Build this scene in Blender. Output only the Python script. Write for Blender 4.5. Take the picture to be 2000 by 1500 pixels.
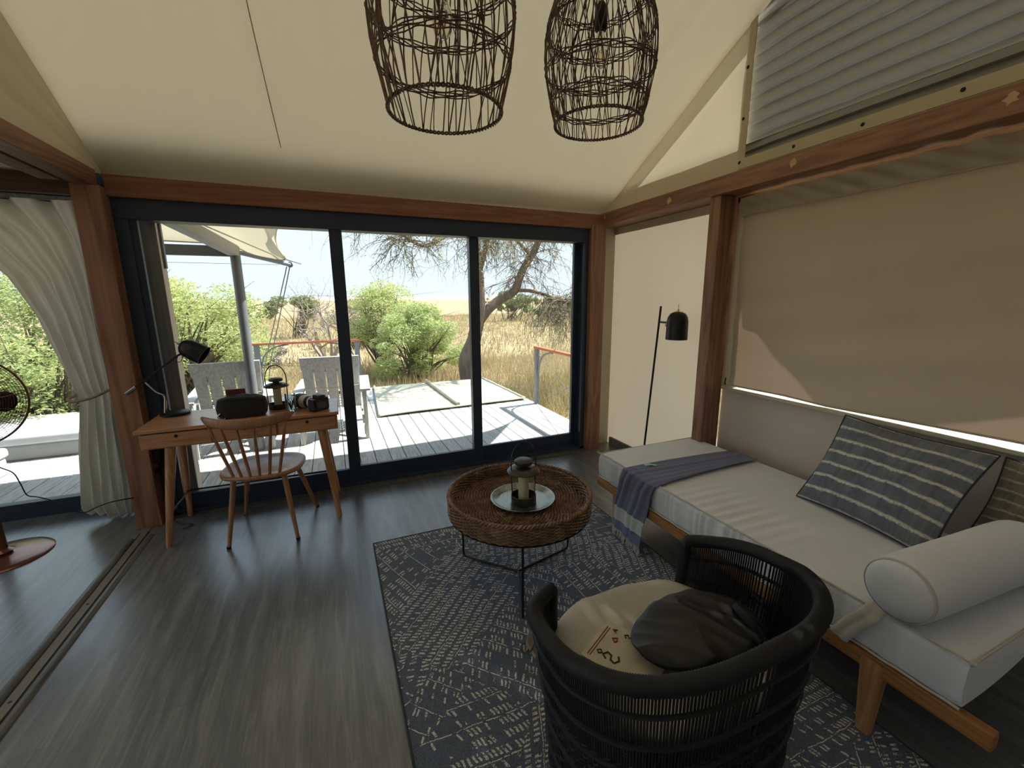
import bpy, math, random
import numpy as np
from mathutils import Vector, Matrix

for o in list(bpy.data.objects):
    bpy.data.objects.remove(o, do_unlink=True)
scene = bpy.context.scene
COL = scene.collection
PI = math.pi
rnd = random.Random(7)

# ------------------------------------------------------------------ camera
FPX = 826.2
YAW, PITCH, ROLL = math.radians(22.898), math.radians(11.411), math.radians(-0.4065)
CAM = Vector((0.0, 0.0, 1.5))
_f0 = Vector((math.sin(YAW), math.cos(YAW), 0)); _r0 = Vector((math.cos(YAW), -math.sin(YAW), 0)); _u0 = Vector((0, 0, 1))
_f = _f0 * math.cos(PITCH) - _u0 * math.sin(PITCH); _u = _u0 * math.cos(PITCH) + _f0 * math.sin(PITCH)
_r = _r0 * math.cos(ROLL) + _u * math.sin(ROLL); _up = _u * math.cos(ROLL) - _r0 * math.sin(ROLL)
cam_data = bpy.data.cameras.new('camera')
cam_data.sensor_width = 36.0
cam_data.lens = FPX / 2000.0 * 36.0
cam_data.clip_start = 0.02
cam_data.clip_end = 6000
cam = bpy.data.objects.new('camera', cam_data)
COL.objects.link(cam)
mw = Matrix((( _r.x, _up.x, -_f.x, CAM.x), (_r.y, _up.y, -_f.y, CAM.y), (_r.z, _up.z, -_f.z, CAM.z), (0, 0, 0, 1)))
cam.matrix_world = mw
scene.camera = cam

# ------------------------------------------------------------------ sky, sun, exposure
SUN_EL, SUN_AZ = math.radians(56.0), math.radians(86.0)          # azimuth from +Y towards +X
world = bpy.data.worlds.new('sky'); scene.world = world; world.use_nodes = True
wn = world.node_tree.nodes; wl = world.node_tree.links
for n in list(wn): wn.remove(n)
# hazy midday sky: pale at the horizon, a little bluer overhead
tc = wn.new('ShaderNodeTexCoord'); sx = wn.new('ShaderNodeSeparateXYZ'); rp = wn.new('ShaderNodeValToRGB')
wl.new(tc.outputs['Generated'], sx.inputs[0]); wl.new(sx.outputs['Z'], rp.inputs[0])
rp.color_ramp.elements[0].position = 0.0; rp.color_ramp.elements[0].color = (.65, .77, .84, 1)
rp.color_ramp.elements[1].position = 0.9; rp.color_ramp.elements[1].color = (.60, .80, 1.10, 1)
bg = wn.new('ShaderNodeBackground'); bg.inputs['Strength'].default_value = 1.2
wo = wn.new('ShaderNodeOutputWorld')
wl.new(rp.outputs[0], bg.inputs['Color']); wl.new(bg.outputs[0], wo.inputs['Surface'])
sun_data = bpy.data.lights.new('sun', 'SUN'); sun_data.energy = 9.5; sun_data.angle = math.radians(0.6); sun_data.color = (1.0, 0.97, 0.93)
sun = bpy.data.objects.new('sun', sun_data); COL.objects.link(sun)
sv = Vector((math.cos(SUN_EL) * math.sin(SUN_AZ), math.cos(SUN_EL) * math.cos(SUN_AZ), math.sin(SUN_EL)))
sun.rotation_euler = sv.to_track_quat('Z', 'Y').to_euler(); sun.location = sv * 30
scene.view_settings.view_transform = 'Standard'
scene.view_settings.look = 'None'
scene.view_settings.gamma = 1.0
scene.view_settings.use_curve_mapping = False
scene.view_settings.exposure = 0.4
scene.cycles.max_bounces = 6
scene.cycles.diffuse_bounces = 3
scene.cycles.glossy_bounces = 3
scene.cycles.transmission_bounces = 6
scene.cycles.transparent_max_bounces = 24
scene.cycles.caustics_reflective = False
scene.cycles.caustics_refractive = False
scene.cycles.use_denoising = True
scene.cycles.use_adaptive_sampling = True
scene.cycles.adaptive_threshold = 0.1
scene.cycles.sample_clamp_indirect = 6.0

# ------------------------------------------------------------------ helpers
def ray(px, py):
    return _r * ((px - 1000) / FPX) - _up * ((py - 750) / FPX) + _f
def at_y(px, py, y):
    d = ray(px, py); return CAM + d * (y / d.y)
def at_x(px, py, x):
    d = ray(px, py); return CAM + d * (x / d.x)
def at_z(px, py, z):
    d = ray(px, py); return CAM + d * ((z - CAM.z) / d.z)
def lerp(a, b, t): return a + (b - a) * t
def interp(tab, x):
    if x <= tab[0][0]: return tab[0][1]
    for (x0, y0), (x1, y1) in zip(tab, tab[1:]):
        if x <= x1: return lerp(y0, y1, (x - x0) / (x1 - x0))
    return tab[-1][1]
def smooth_pts(pts, n=6):
    """Catmull-Rom through the points."""
    P = [Vector(p) for p in pts]; out = []
    for i in range(len(P) - 1):
        p0 = P[max(i - 1, 0)]; p1 = P[i]; p2 = P[i + 1]; p3 = P[min(i + 2, len(P) - 1)]
        for k in range(n):
            t = k / n
            out.append(0.5 * ((2 * p1) + (p2 - p0) * t + (2 * p0 - 5 * p1 + 4 * p2 - p3) * t * t + (3 * p1 - p0 - 3 * p2 + p3) * t ** 3))
    out.append(P[-1]); return out

def base_of(o):
    b = Vector((0, 0, 0))
    while o is not None:
        b += o.location; o = o.parent
    return b

class MB:
    def __init__(s): s.v = []; s.f = []
    def add(s, vs, fs):
        o = len(s.v); s.v.extend([tuple(v) for v in vs]); s.f.extend([tuple(i + o for i in f) for f in fs]); return s
    def box(s, lo, hi, M=None):
        x0, y0, z0 = lo; x1, y1, z1 = hi
        vs = [Vector(p) for p in ((x0,y0,z0),(x1,y0,z0),(x1,y1,z0),(x0,y1,z0),(x0,y0,z1),(x1,y0,z1),(x1,y1,z1),(x0,y1,z1))]
        if M is not None: vs = [M @ v for v in vs]
        return s.add(vs, [(0,3,2,1),(4,5,6,7),(0,1,5,4),(1,2,6,5),(2,3,7,6),(3,0,4,7)])
    def bar(s, p0, p1, w, h, up=(0, 0, 1), w1=None, h1=None):
        p0 = Vector(p0); p1 = Vector(p1); d = (p1 - p0).normalized(); up = Vector(up)
        x = d.cross(up)
        if x.length < 1e-4: x = d.cross(Vector((0, 1, 0)))
        x.normalize(); u = x.cross(d).normalized()
        w1 = w if w1 is None else w1; h1 = h if h1 is None else h1
        vs = []
        for p, a, b in ((p0, w / 2, h / 2), (p1, w1 / 2, h1 / 2)):
            vs += [p - x * a - u * b, p + x * a - u * b, p + x * a + u * b, p - x * a + u * b]
        return s.add(vs, [(0,1,2,3),(7,6,5,4),(0,4,5,1),(1,5,6,2),(2,6,7,3),(3,7,4,0)])
    def tube(s, pts, r, n=8, closed=False, caps=True):
        P = [Vector(p) for p in pts]; m = len(P)
        R = r if isinstance(r, (list, tuple)) else [r] * m
        vs = []; nrm = None
        for i in range(m):
            if closed: t = P[(i + 1) % m] - P[i - 1]
            else: t = P[min(i + 1, m - 1)] - P[max(i - 1, 0)]
            if t.length < 1e-9: t = Vector((0, 0, 1))
            t.normalize()
            if nrm is None:
                a = Vector((0, 0, 1)) if abs(t.z) < 0.9 else Vector((1, 0, 0))
                nrm = (a - t * a.dot(t)).normalized()
            else:
                nrm = nrm - t * nrm.dot(t)
                if nrm.length < 1e-6: nrm = t.orthogonal()
                nrm.normalize()
            b = t.cross(nrm)
            for k in range(n):
                an = 2 * PI * k / n
                vs.append(P[i] + nrm * (math.cos(an) * R[i]) + b * (math.sin(an) * R[i]))
        fs = []
        for i in range(m if closed else m - 1):
            j = (i + 1) % m
            for k in range(n):
                k2 = (k + 1) % n
                fs.append((i * n + k, i * n + k2, j * n + k2, j * n + k))
        if caps and not closed:
            fs.append(tuple(reversed(range(n)))); fs.append(tuple(range((m - 1) * n, m * n)))
        return s.add(vs, fs)
    def lathe(s, prof, n=32, c=(0, 0, 0), M=None, close=False):
        """prof: list of (r, z). r=0 end points are closed with fans."""
        c = Vector(c); vs = []; rings = []
        for r, z in prof:
            if r <= 1e-7:
                rings.append([len(vs)]); vs.append(Vector((0, 0, z)))
            else:
                rings.append(list(range(len(vs), len(vs) + n)))
                for k in range(n):
                    a = 2 * PI * k / n; vs.append(Vector((r * math.cos(a), r * math.sin(a), z)))
        fs = []
        seq = list(zip(rings, rings[1:]))
        if close: seq.append((rings[-1], rings[0]))
        for A, B in seq:
            if len(A) == 1 and len(B) == 1: continue
            for k in range(n):
                k2 = (k + 1) % n
                if len(A) == 1: fs.append((A[0], B[k2], B[k]))
                elif len(B) == 1: fs.append((A[k], A[k2], B[0]))
                else: fs.append((A[k], A[k2], B[k2], B[k]))
        vs = [(M @ v if M is not None else v) + c for v in vs]
        return s.add(vs, fs)
    def grid(s, fn, nu, nv, cu=False, cv=False):
        vs = [fn(i / nu, j / nv) for j in range(nv if cv else nv + 1) for i in range(nu if cu else nu + 1)]
        W = nu if cu else nu + 1; Hh = nv if cv else nv + 1
        fs = []
        for j in range(nv):
            for i in range(nu):
                a = j * W + i; b = j * W + (i + 1) % W; c2 = ((j + 1) % Hh) * W + (i + 1) % W; d = ((j + 1) % Hh) * W + i
                fs.append((a, b, c2, d))
        return s.add(vs, fs)
    def build(s, name, mat, parent=None, smooth=False, sharp=40, bevel=0.0, bseg=2, solid=0.0, local=False, kind=None, sub=0, label=None):
        me = bpy.data.meshes.new(name)
        if parent is not None and not local:
            b = base_of(parent); vs = [(v[0] - b.x, v[1] - b.y, v[2] - b.z) for v in s.v]
        else: vs = s.v
        me.from_pydata(vs, [], s.f)
        if mat is not None: me.materials.append(mat)
        if smooth:
            me.polygons.foreach_set('use_smooth', [True] * len(me.polygons))
            if sharp < 180: me.set_sharp_from_angle(angle=math.radians(sharp))
        me.update()
        o = bpy.data.objects.new(name, me); COL.objects.link(o)
        if parent is not None: o.parent = parent
        if solid:
            m = o.modifiers.new('solid', 'SOLIDIFY'); m.thickness = abs(solid); m.offset = 0 if solid > 0 else 1
        if bevel:
            m = o.modifiers.new('bevel', 'BEVEL'); m.width = bevel; m.segments = bseg; m.limit_method = 'ANGLE'; m.angle_limit = math.radians(50)
        if sub:
            m = o.modifiers.new('sub', 'SUBSURF'); m.levels = sub; m.render_levels = sub
        if kind: o['kind'] = kind
        if label: o['label'] = label
        return o

def np_mesh(name, V, Fq, mat, parent=None, kind=None, smooth=False):
    """Fast mesh: V (n,3) numpy, Fq (m,k) numpy of equal sized faces."""
    V = np.asarray(V, dtype=np.float32); Fq = np.asarray(Fq, dtype=np.int32)
    if parent is not None:
        b = base_of(parent); V = V - np.array([b.x, b.y, b.z], dtype=np.float32)
    me = bpy.data.meshes.new(name)
    m, k = Fq.shape
    me.vertices.add(len(V)); me.vertices.foreach_set('co', V.ravel())
    me.loops.add(m * k); me.loops.foreach_set('vertex_index', Fq.ravel())
    me.polygons.add(m); me.polygons.foreach_set('loop_start', np.arange(0, m * k, k, dtype=np.int32))
    me.polygons.foreach_set('loop_total', np.full(m, k, dtype=np.int32))
    me.materials.append(mat); me.update(calc_edges=True)
    if smooth: me.polygons.foreach_set('use_smooth', np.ones(m, dtype=bool))
    o = bpy.data.objects.new(name, me); COL.objects.link(o)
    if parent is not None: o.parent = parent
    if kind: o['kind'] = kind
    return o

def tag(o, label, cat, group=None, kind=None):
    o['label'] = label; o['category'] = cat
    if group: o['group'] = group
    if kind: o['kind'] = kind
    return o
def thing(name, label, cat, loc=(0, 0, 0), rz=0.0, group=None, kind=None):
    o = bpy.data.objects.new(name, None); COL.objects.link(o); o.location = loc; o.rotation_euler = (0, 0, rz)
    o.empty_display_size = 0.1
    return tag(o, label, cat, group, kind)
def share(name, src, parent, loc=(0, 0, 0), rot=None):
    """another piece with the same mesh data."""
    o = src.copy(); o.name = name; COL.objects.link(o); o.parent = parent; o.location = loc
    if rot is not None: o.rotation_euler = rot
    return o

# ------------------------------------------------------------------ materials
def lin(c):
    c = c / 255.0
    return c / 12.92 if c <= 0.04045 else ((c + 0.055) / 1.055) ** 2.4
def C(r, g, b, a=1.0): return (lin(r), lin(g), lin(b), a)

class NT:
    def __init__(s, name):
        s.m = bpy.data.materials.new(name); s.m.use_nodes = True; s.t = s.m.node_tree; s.n = s.t.nodes; s.l = s.t.links
        for x in list(s.n): s.n.remove(x)
        s.out = s.n.new('ShaderNodeOutputMaterial')
    def node(s, ty, **kw):
        x = s.n.new(ty)
        for k, v in kw.items(): setattr(x, k, v)
        return x
    def put(s, sock, v):
        if hasattr(v, 'is_output'): s.l.new(v, sock)
        else: sock.default_value = v
    def math(s, op, a, b=None, c=None, clamp=False):
        x = s.node('ShaderNodeMath', operation=op, use_clamp=clamp); s.put(x.inputs[0], a)
        if b is not None: s.put(x.inputs[1], b)
        if c is not None: s.put(x.inputs[2], c)
        return x.outputs[0]
    def coord(s, kind='Object', scale=(1, 1, 1), rot=(0, 0, 0), loc=(0, 0, 0)):
        t = s.node('ShaderNodeTexCoord'); m = s.node('ShaderNodeMapping')
        m.inputs['Scale'].default_value = scale; m.inputs['Rotation'].default_value = rot; m.inputs['Location'].default_value = loc
        s.l.new(t.outputs[kind], m.inputs[0]); return m.outputs[0]
    def noise(s, vec, scale=5, detail=4, rough=.55, dist=0.0):
        x = s.node('ShaderNodeTexNoise'); x.inputs['Scale'].default_value = scale; x.inputs['Detail'].default_value = detail
        x.inputs['Roughness'].default_value = rough; x.inputs['Distortion'].default_value = dist
        s.l.new(vec, x.inputs['Vector']); return x.outputs['Fac']
    def ramp(s, fac, stops, const=False):
        x = s.node('ShaderNodeValToRGB'); s.l.new(fac, x.inputs[0]); e = x.color_ramp.elements
        if const: x.color_ramp.interpolation = 'CONSTANT'
        while len(e) > 1: e.remove(e[-1])
        e[0].position = stops[0][0]; e[0].color = stops[0][1]
        for p, c in stops[1:]:
            q = e.new(p); q.color = c
        return x.outputs['Color']
    def mix(s, fac, a, b, mode='MIX'):
        x = s.node('ShaderNodeMix', data_type='RGBA', blend_type=mode); s.put(x.inputs[0], fac); s.put(x.inputs[6], a); s.put(x.inputs[7], b)
        return x.outputs[2]
    def bump(s, h, strength=.3, dist=.01):
        x = s.node('ShaderNodeBump'); x.inputs['Strength'].default_value = strength; x.inputs['Distance'].default_value = dist
        s.l.new(h, x.inputs['Height']); return x.outputs[0]
    def pbr(s, col, rough=.6, metal=0.0, spec=.5, normal=None, transl=0.0, tcol=None, sheen=0.0, coat=0.0):
        b = s.node('ShaderNodeBsdfPrincipled'); s.put(b.inputs['Base Color'], col); s.put(b.inputs['Roughness'], rough)
        b.inputs['Metallic'].default_value = metal; b.inputs['Specular IOR Level'].default_value = spec
        if sheen: b.inputs['Sheen Weight'].default_value = sheen
        if coat: b.inputs['Coat Weight'].default_value = coat; b.inputs['Coat Roughness'].default_value = .22
        if normal is not None: s.l.new(normal, b.inputs['Normal'])
        sh = b.outputs[0]
        if transl:
            t = s.node('ShaderNodeBsdfTranslucent'); s.put(t.inputs['Color'], tcol if tcol is not None else col)
            if normal is not None: s.l.new(normal, t.inputs['Normal'])
            mx = s.node('ShaderNodeMixShader'); mx.inputs[0].default_value = transl
            s.l.new(sh, mx.inputs[1]); s.l.new(t.outputs[0], mx.inputs[2]); sh = mx.outputs[0]
        s.l.new(sh, s.out.inputs['Surface']); return s.m

def plain(name, col, rough=.6, metal=0.0, spec=.5, var=.12, scale=20, bump=0.0, bscale=None, stretch=(1, 1, 1), transl=0.0, tcol=None, sheen=0.0, bdist=.004, rvar=0.0, objrand=0.0, coat=0.0):
    k = NT(name); v = k.coord('Object', stretch); nf = k.noise(v, scale, 4)
    dark = tuple(x * (1 - var) for x in col[:3]) + (1,); lite = tuple(min(1, x * (1 + var)) for x in col[:3]) + (1,)
    c = k.ramp(nf, [(.3, dark), (.7, lite)])
    if objrand:
        oi = k.node('ShaderNodeObjectInfo'); f = k.math('MULTIPLY_ADD', oi.outputs['Random'], 2 * objrand, 1 - objrand)
        hs = k.node('ShaderNodeHueSaturation'); k.l.new(f, hs.inputs['Value']); k.l.new(c, hs.inputs['Color']); c = hs.outputs[0]
    n = None
    if bump:
        n = k.bump(k.noise(v, bscale or scale * 6, 3), bump, bdist)
    r = rough
    if rvar: r = k.math('MULTIPLY_ADD', nf, rvar * 2, rough - rvar, clamp=True)
    return k.pbr(c, r, metal, spec, n, transl, tcol, sheen, coat)

def wood(name, c1, c2, axis='Y', scale=1.0, rough=.5, objrand=0.0, bump=.15, knots=True, spec=.4, coat=0.0):
    k = NT(name); st = {'X': (.6, 9, 9), 'Y': (9, .6, 9), 'Z': (9, 9, .6)}[axis]
    v = k.coord('Object', tuple(a * scale for a in st))
    big = k.noise(v, 1.0, 3, .5, .6)
    fr = k.math('FRACT', k.math('MULTIPLY', big, 7.0))
    ring = k.math('ABSOLUTE', k.math('SUBTRACT', fr, .5))
    fine = k.noise(k.coord('Object', tuple(a * scale * 7 for a in st)), 1.2, 3)
    f = k.math('ADD', k.math('MULTIPLY', ring, 1.1), k.math('MULTIPLY_ADD', fine, .8, -.25), clamp=True)
    col = k.ramp(f, [(.0, c1), (.9, c2)])
    if objrand:
        oi = k.node('ShaderNodeObjectInfo'); q = k.math('MULTIPLY_ADD', oi.outputs['Random'], 2 * objrand, 1 - objrand)
        hs = k.node('ShaderNodeHueSaturation'); k.l.new(q, hs.inputs['Value']); k.l.new(col, hs.inputs['Color']); col = hs.outputs[0]
    return k.pbr(col, k.math('MULTIPLY_ADD', fine, .2, rough - .1), 0, spec, k.bump(f, bump, .003), coat=coat)

def fabric(name, col, transl=0.0, rough=.9, weave=900, var=.08, wr=.15, tcol=None, sheen=.15, big=3.0):
    k = NT(name); v = k.coord('Object')
    nf = k.noise(v, big, 4); dark = tuple(x * (1 - var) for x in col[:3]) + (1,); lite = tuple(min(1, x * (1 + var)) for x in col[:3]) + (1,)
    c = k.ramp(nf, [(.3, dark), (.7, lite)])
    fine = k.noise(v, weave, 2); c = k.mix(k.math('MULTIPLY', fine, .25), c, tuple(x * .75 for x in col[:3]) + (1,))
    n = k.bump(k.noise(v, weave * .5, 2), wr, .002)
    return k.pbr(c, rough, 0, .15, n, transl, tcol, sheen)

# timber
TB1, TB2 = C(116, 80, 60), C(172, 128, 98)
m_beam_y = wood('timber_along_y', TB1, TB2, 'Y', .8, .45)
m_beam_x = wood('timber_along_x', C(126, 82, 62), C(164, 112, 84), 'X', .8, .45)
m_beam_z = wood('timber_upright', TB1, TB2, 'Z', .8, .45)
m_frame = plain('dark_aluminium', C(46, 57, 74), .4, 0.0, .5, .06, 8)
m_desk = wood('desk_wood_x', C(166, 112, 78), C(214, 160, 118), 'X', 1.6, .32, bump=.06, coat=.25)
m_leg = wood('furniture_leg_wood', C(158, 112, 74), C(206, 158, 110), 'Z', 1.6, .4, bump=.06)
m_chairwood = wood('chair_wood', C(142, 100, 70), C(184, 136, 98), 'Z', 1.8, .35, bump=.05, coat=.2)
m_bedwood = wood('daybed_wood', C(140, 92, 50), C(190, 136, 80), 'Y', 1.4, .45, bump=.06)
m_black = plain('black_metal', C(26, 26, 28), .45, .3, .5, .1, 30)
m_chrome = plain('brushed_steel', C(190, 190, 190), .22, 1.0, .5, .05, 30)
m_brass = plain('brass', C(214, 184, 110), .3, 1.0, .5, .05, 30)
m_white = plain('white_paint', C(235, 235, 230), .5)
m_dark_gap = plain('dark_rubber', C(22, 22, 24), .7)

# tent cloth: light comes through it
m_roof = fabric('roof_canvas', C(206, 195, 166), .24, .9, 700, .05, .1, C(222, 208, 176), big=1.2)
m_diffuser = plain('white_diffuser', C(232, 230, 224), .8, transl=.5, var=.03)
m_rear = fabric('rear_canvas', C(214, 210, 204), .05, .9, 700, .05, .1)
m_wall = fabric('wall_canvas', C(206, 197, 174), .07, .9, 700, .04, .1, C(228, 208, 176), big=1.5)
m_wall_bay = fabric('glowing_wall_canvas', C(206, 198, 178), .12, .9, 700, .04, .1, C(224, 210, 184), big=1.5)  # transmission raised so the bay glows in place of daylight from the doors
m_wall_low = fabric('opaque_wall_canvas', C(222, 208, 196), 0, .9, 700, .04, .1, big=1.5)  # same wall canvas made opaque to keep sun patches from showing
m_gable = fabric('gable_canvas', C(216, 205, 174), .125, .9, 700, .05, .1, C(224, 214, 184), big=1.5)
m_blind = fabric('blind_canvas', C(182, 172, 152), .045, .9, 500, .06, .12, C(226, 190, 160), big=2)
m_pleat = fabric('pleated_mesh', C(150, 147, 136), .034, .85, 600, .05, .1, C(190, 188, 180), big=2)
m_hem = fabric('canvas_hem', C(205, 194, 158), .04, .9, 700, .04, .1)

# grey vinyl plank floor
def floor_mat():
    k = NT('grey_vinyl_planks'); v = k.coord('Object', (1, 1, 1))
    v2 = k.coord('Object', (9, .9, 1)); n1 = k.noise(v2, 2.2, 5, .6, .8); n2 = k.noise(k.coord('Object', (60, 2.5, 1)), 2, 3)
    f = k.math('ADD', k.math('MULTIPLY', n1, .75), k.math('MULTIPLY', n2, .3))
    col = k.ramp(f, [(.3, C(72, 75, 79)), (.5, C(100, 103, 106)), (.72, C(136, 138, 138))])
    br = k.node('ShaderNodeTexBrick'); br.offset = .37
    mp = k.coord('Object', (1, 1, 1), (0, 0, PI / 2)); k.l.new(mp, br.inputs['Vector'])
    br.inputs['Scale'].default_value = 1; br.inputs['Mortar Size'].default_value = .0012; br.inputs['Brick Width'].default_value = 1.25; br.inputs['Row Height'].default_value = .185
    br.inputs['Color1'].default_value = (.92, .92, .92, 1); br.inputs['Color2'].default_value = (1.05, 1.05, 1.05, 1); br.inputs['Mortar'].default_value = (.7, .7, .7, 1)
    col = k.mix(1.0, col, br.outputs['Color'], 'MULTIPLY')
    r = k.math('MULTIPLY_ADD', n2, .25, .22)
    return k.pbr(col, r, 0, 1.0, k.bump(f, .12, .002), coat=.6)
m_floor = floor_mat()

def glass_mat(name='clear_glass', tint=(.97, .985, .98, 1), boost=1.0):
    k = NT(name); tr = k.node('ShaderNodeBsdfTransparent'); tr.inputs[0].default_value = tint
    gl = k.node('ShaderNodeBsdfGlossy'); gl.inputs['Roughness'].default_value = .02
    fr = k.node('ShaderNodeFresnel'); fr.inputs[0].default_value = 1.4
    mx = k.node('ShaderNodeMixShader'); k.l.new(k.math('MULTIPLY', fr.outputs[0], boost), mx.inputs[0]); k.l.new(tr.outputs[0], mx.inputs[1]); k.l.new(gl.outputs[0], mx.inputs[2])
    k.l.new(mx.outputs[0], k.out.inputs['Surface']); return k.m
m_glass = glass_mat()

# ================================================================== STRUCTURE
YD = 3.48                                   # inner face of the sliding doors
XR = 2.60                                   # canvas of the long wall
def roof_s(x): return lerp(.66, .56, max(0, min(1, (x + 1.2) / 3.6)))
def roofz(x, y): return 2.262 + roof_s(x) * (3.52 - y)
def roof_hit(px, py):
    d = ray(px, py); t0, t1 = .5, 12.0
    for _ in range(60):
        t = (t0 + t1) / 2; p = CAM + d * t
        if p.z < roofz(p.x, p.y): t0 = t
        else: t1 = t
    return CAM + d * t0
YR = 0.2
_folds = [(roof_hit(560, 270), roof_hit(480, 10), -.012, .035), (roof_hit(300, 250), roof_hit(190, 5), -.010, .06), (roof_hit(400, 250), roof_hit(320, 5), -.008, .05),
          (roof_hit(640, 250), roof_hit(625, 80), .006, .04), (roof_hit(1120, 330), roof_hit(1330, 60), -.012, .05), (roof_hit(1010, 330), roof_hit(1030, 100), .006, .08)]
def roof_disp(x, y):
    d = 0
    for a, b, amp, w in _folds:
        t = (y - a.y) / (b.y - a.y); xc = a.x + (b.x - a.x) * t
        fade = max(0, min(1, (3.45 - y) / .5))
        d += amp * math.exp(-((x - xc) / w) ** 2) * fade
    return 2.2 * d * max(0, min(1, (x + 1.2) / .25, (2.43 - x) / .25)) + (.004 if -1.15 < x < 2.4 else 0) * math.sin(2.1 * x + 1.3 * y)
mb = MB()
mb.grid(lambda u, v: Vector((lerp(-1.215, 2.43, u), lerp(3.53, YR, v), roofz(lerp(-1.2, 2.43, u), lerp(3.53, YR, v)) + roof_disp(lerp(-1.2, 2.43, u), lerp(3.53, YR, v)))), 200, 36)
ceil = tag(mb.build('ceiling', m_roof, smooth=True), 'beige canvas tent ceiling sloping up from the glass doors', 'ceiling', kind='structure')
mb = MB(); mb.grid(lambda u, v: Vector((lerp(-5.2, -1.21, u), lerp(3.53, YR, v), roofz(lerp(-5.2, -1.21, u), lerp(3.53, YR, v)))), 8, 8)
tag(mb.build('ceiling_adjoining', fabric('glowing_roof_canvas', C(214, 208, 194), .55, .9, 700, .05, .1, C(228, 224, 214), big=1.2), smooth=True), 'pale canvas ceiling of the adjoining room, made extra translucent to add light', 'ceiling', kind='structure')  # transmission raised so this unseen ceiling sends more light into the room
sd = MB()
a, b = roof_hit(548, 285), roof_hit(478, -20); b = b + (b - a) * ((.25 - b.y) / (b.y - a.y))
def seam_pt(u, v):
    p = lerp(a, b, v); p.x += (u - .5) * .006; p.z = roofz(p.x, p.y) + roof_disp(p.x, p.y) - .004 - .004 * math.sin(PI * u); return p
sd.grid(seam_pt, 4, 20); sd.build('seam', m_roof, ceil, smooth=True)
mb = MB()
mb.grid(lambda u, v: Vector((lerp(-5.2, 2.43, u), lerp(YR, -3.1, v), lerp(roofz(lerp(-5.2, 2.43, u), YR), 2.3, v))), 12, 6)
tag(mb.build('ceiling_back', m_rear, smooth=True), 'rear slope of the tent ceiling behind the viewer', 'ceiling', kind='structure')
fs = MB(); fs.grid(lambda u, v: Vector((lerp(-5.6, 2.60, u), lerp(3.40, YR - .05, v), roofz(lerp(-1.2, 2.4, u), lerp(3.40, YR - .05, v)) + .13)), 12, 8)  # unseen sheet added to soften the light coming through the ceiling
tag(fs.build('roof_diffuser', m_diffuser, smooth=True), 'unseen pale sheet added above the tent ceiling to soften its light', 'roof', kind='structure')
mb = MB(); mb.box((-5.2, 3.5, 2.29), (-1.2, 4.0, 2.31))
tag(mb.build('ceiling_soffit', m_rear), 'flat grey canvas soffit above the curtained doorway', 'ceiling', kind='structure')

mb = MB(); mb.box((-5.2, -3.1, -.05), (2.7, 3.62, 0)); mb.box((-5.2, 3.62, -.05), (-1.18, 3.95, 0))
tag(mb.build('floor', m_floor), 'dark grey wood-look plank floor', 'floor', kind='structure')
tag(MB().box((-5.3, -3.15, -.05), (2.72, -3.1, 4.4)).build('wall_back', m_rear), 'canvas wall behind the viewer', 'wall', kind='structure')
wlf = MB(); wlf.box((-5.25, -3.1, -.05), (-5.2, 4.0, .12)); wlf.box((-5.25, -3.1, 2.2), (-5.2, 4.0, 4.4)); wlf.box((-5.25, -3.1, .12), (-5.2, -2.6, 2.2)); wlf.box((-5.25, 3.5, .12), (-5.2, 4.0, 2.2))
tag(wlf.build('wall_left', m_rear), 'canvas wall of the adjoining room', 'wall', kind='structure')
w3_ = thing('added_window', 'unseen wide glazing added to the adjoining room for daylight', 'window', (-5.22, .45, .12), kind='structure')  # unseen window added to let more daylight in from the left
MB().box((-5.235, -2.6, .12), (-5.229, 3.5, 2.2)).build('pane', m_glass, w3_)
for yy in (-2.57, -.6, 1.45, 3.47): MB().box((-5.25, yy - .03, .12), (-5.2, yy + .03, 2.2)).build('mullion', m_frame, w3_)

# ---- right wall canvas: far bay, band under the window, band beyond
wr_ = thing('wall_right', 'taupe canvas wall beside the glass doors with stitched flap along its top', 'wall', (XR, 2.8, 0), kind='structure')
mb = MB()
mb.grid(lambda u, v: Vector((XR + .006 * math.sin(9 * u + 3 * v) * (1 - v) + .004 * math.sin(40 * u) * max(0, v - .75) * 4, lerp(3.58, 2.2, u), lerp(0, 2.2, v))), 60, 30)
mb.build('canvas', m_wall_bay, wr_, smooth=True)
MB().tube([(XR - .008, 3.55, 2.098), (XR - .008, 2.24, 2.094)], .006, 6).build('hem', m_wall, wr_, smooth=True)
MB().box((XR - .012, 2.24, 2.10), (XR - .004, 3.55, 2.17)).build('flap', m_wall, wr_)
MB().box((2.40, 3.56, 0), (XR, 3.60, 2.2)).build('return_strip', m_wall, wr_)
wl_ = thing('wall_right_window', 'taupe canvas wall below the blind behind the daybed', 'wall', (XR, .8, 0), kind='structure')
mb = MB(); mb.grid(lambda u, v: Vector((XR + .004 * math.sin(5 * u + 2 * v), lerp(2.2, -3.1, u), lerp(0, .868, v))), 40, 8)
mb.build('canvas', m_wall_low, wl_, smooth=True)
MB().box((XR - .01, 2.08, .868), (XR + .01, 2.2, 2.2)).build('jamb_strip', m_wall, wl_)
MB().box((XR - .01, -3.1, .868), (XR + .01, -1.2, 2.2)).build('far_strip', m_wall, wl_)
MB().box((XR - .01, -3.1, 2.12), (XR + .01, 2.2, 2.2)).build('head_strip', m_wall, wl_)

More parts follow.
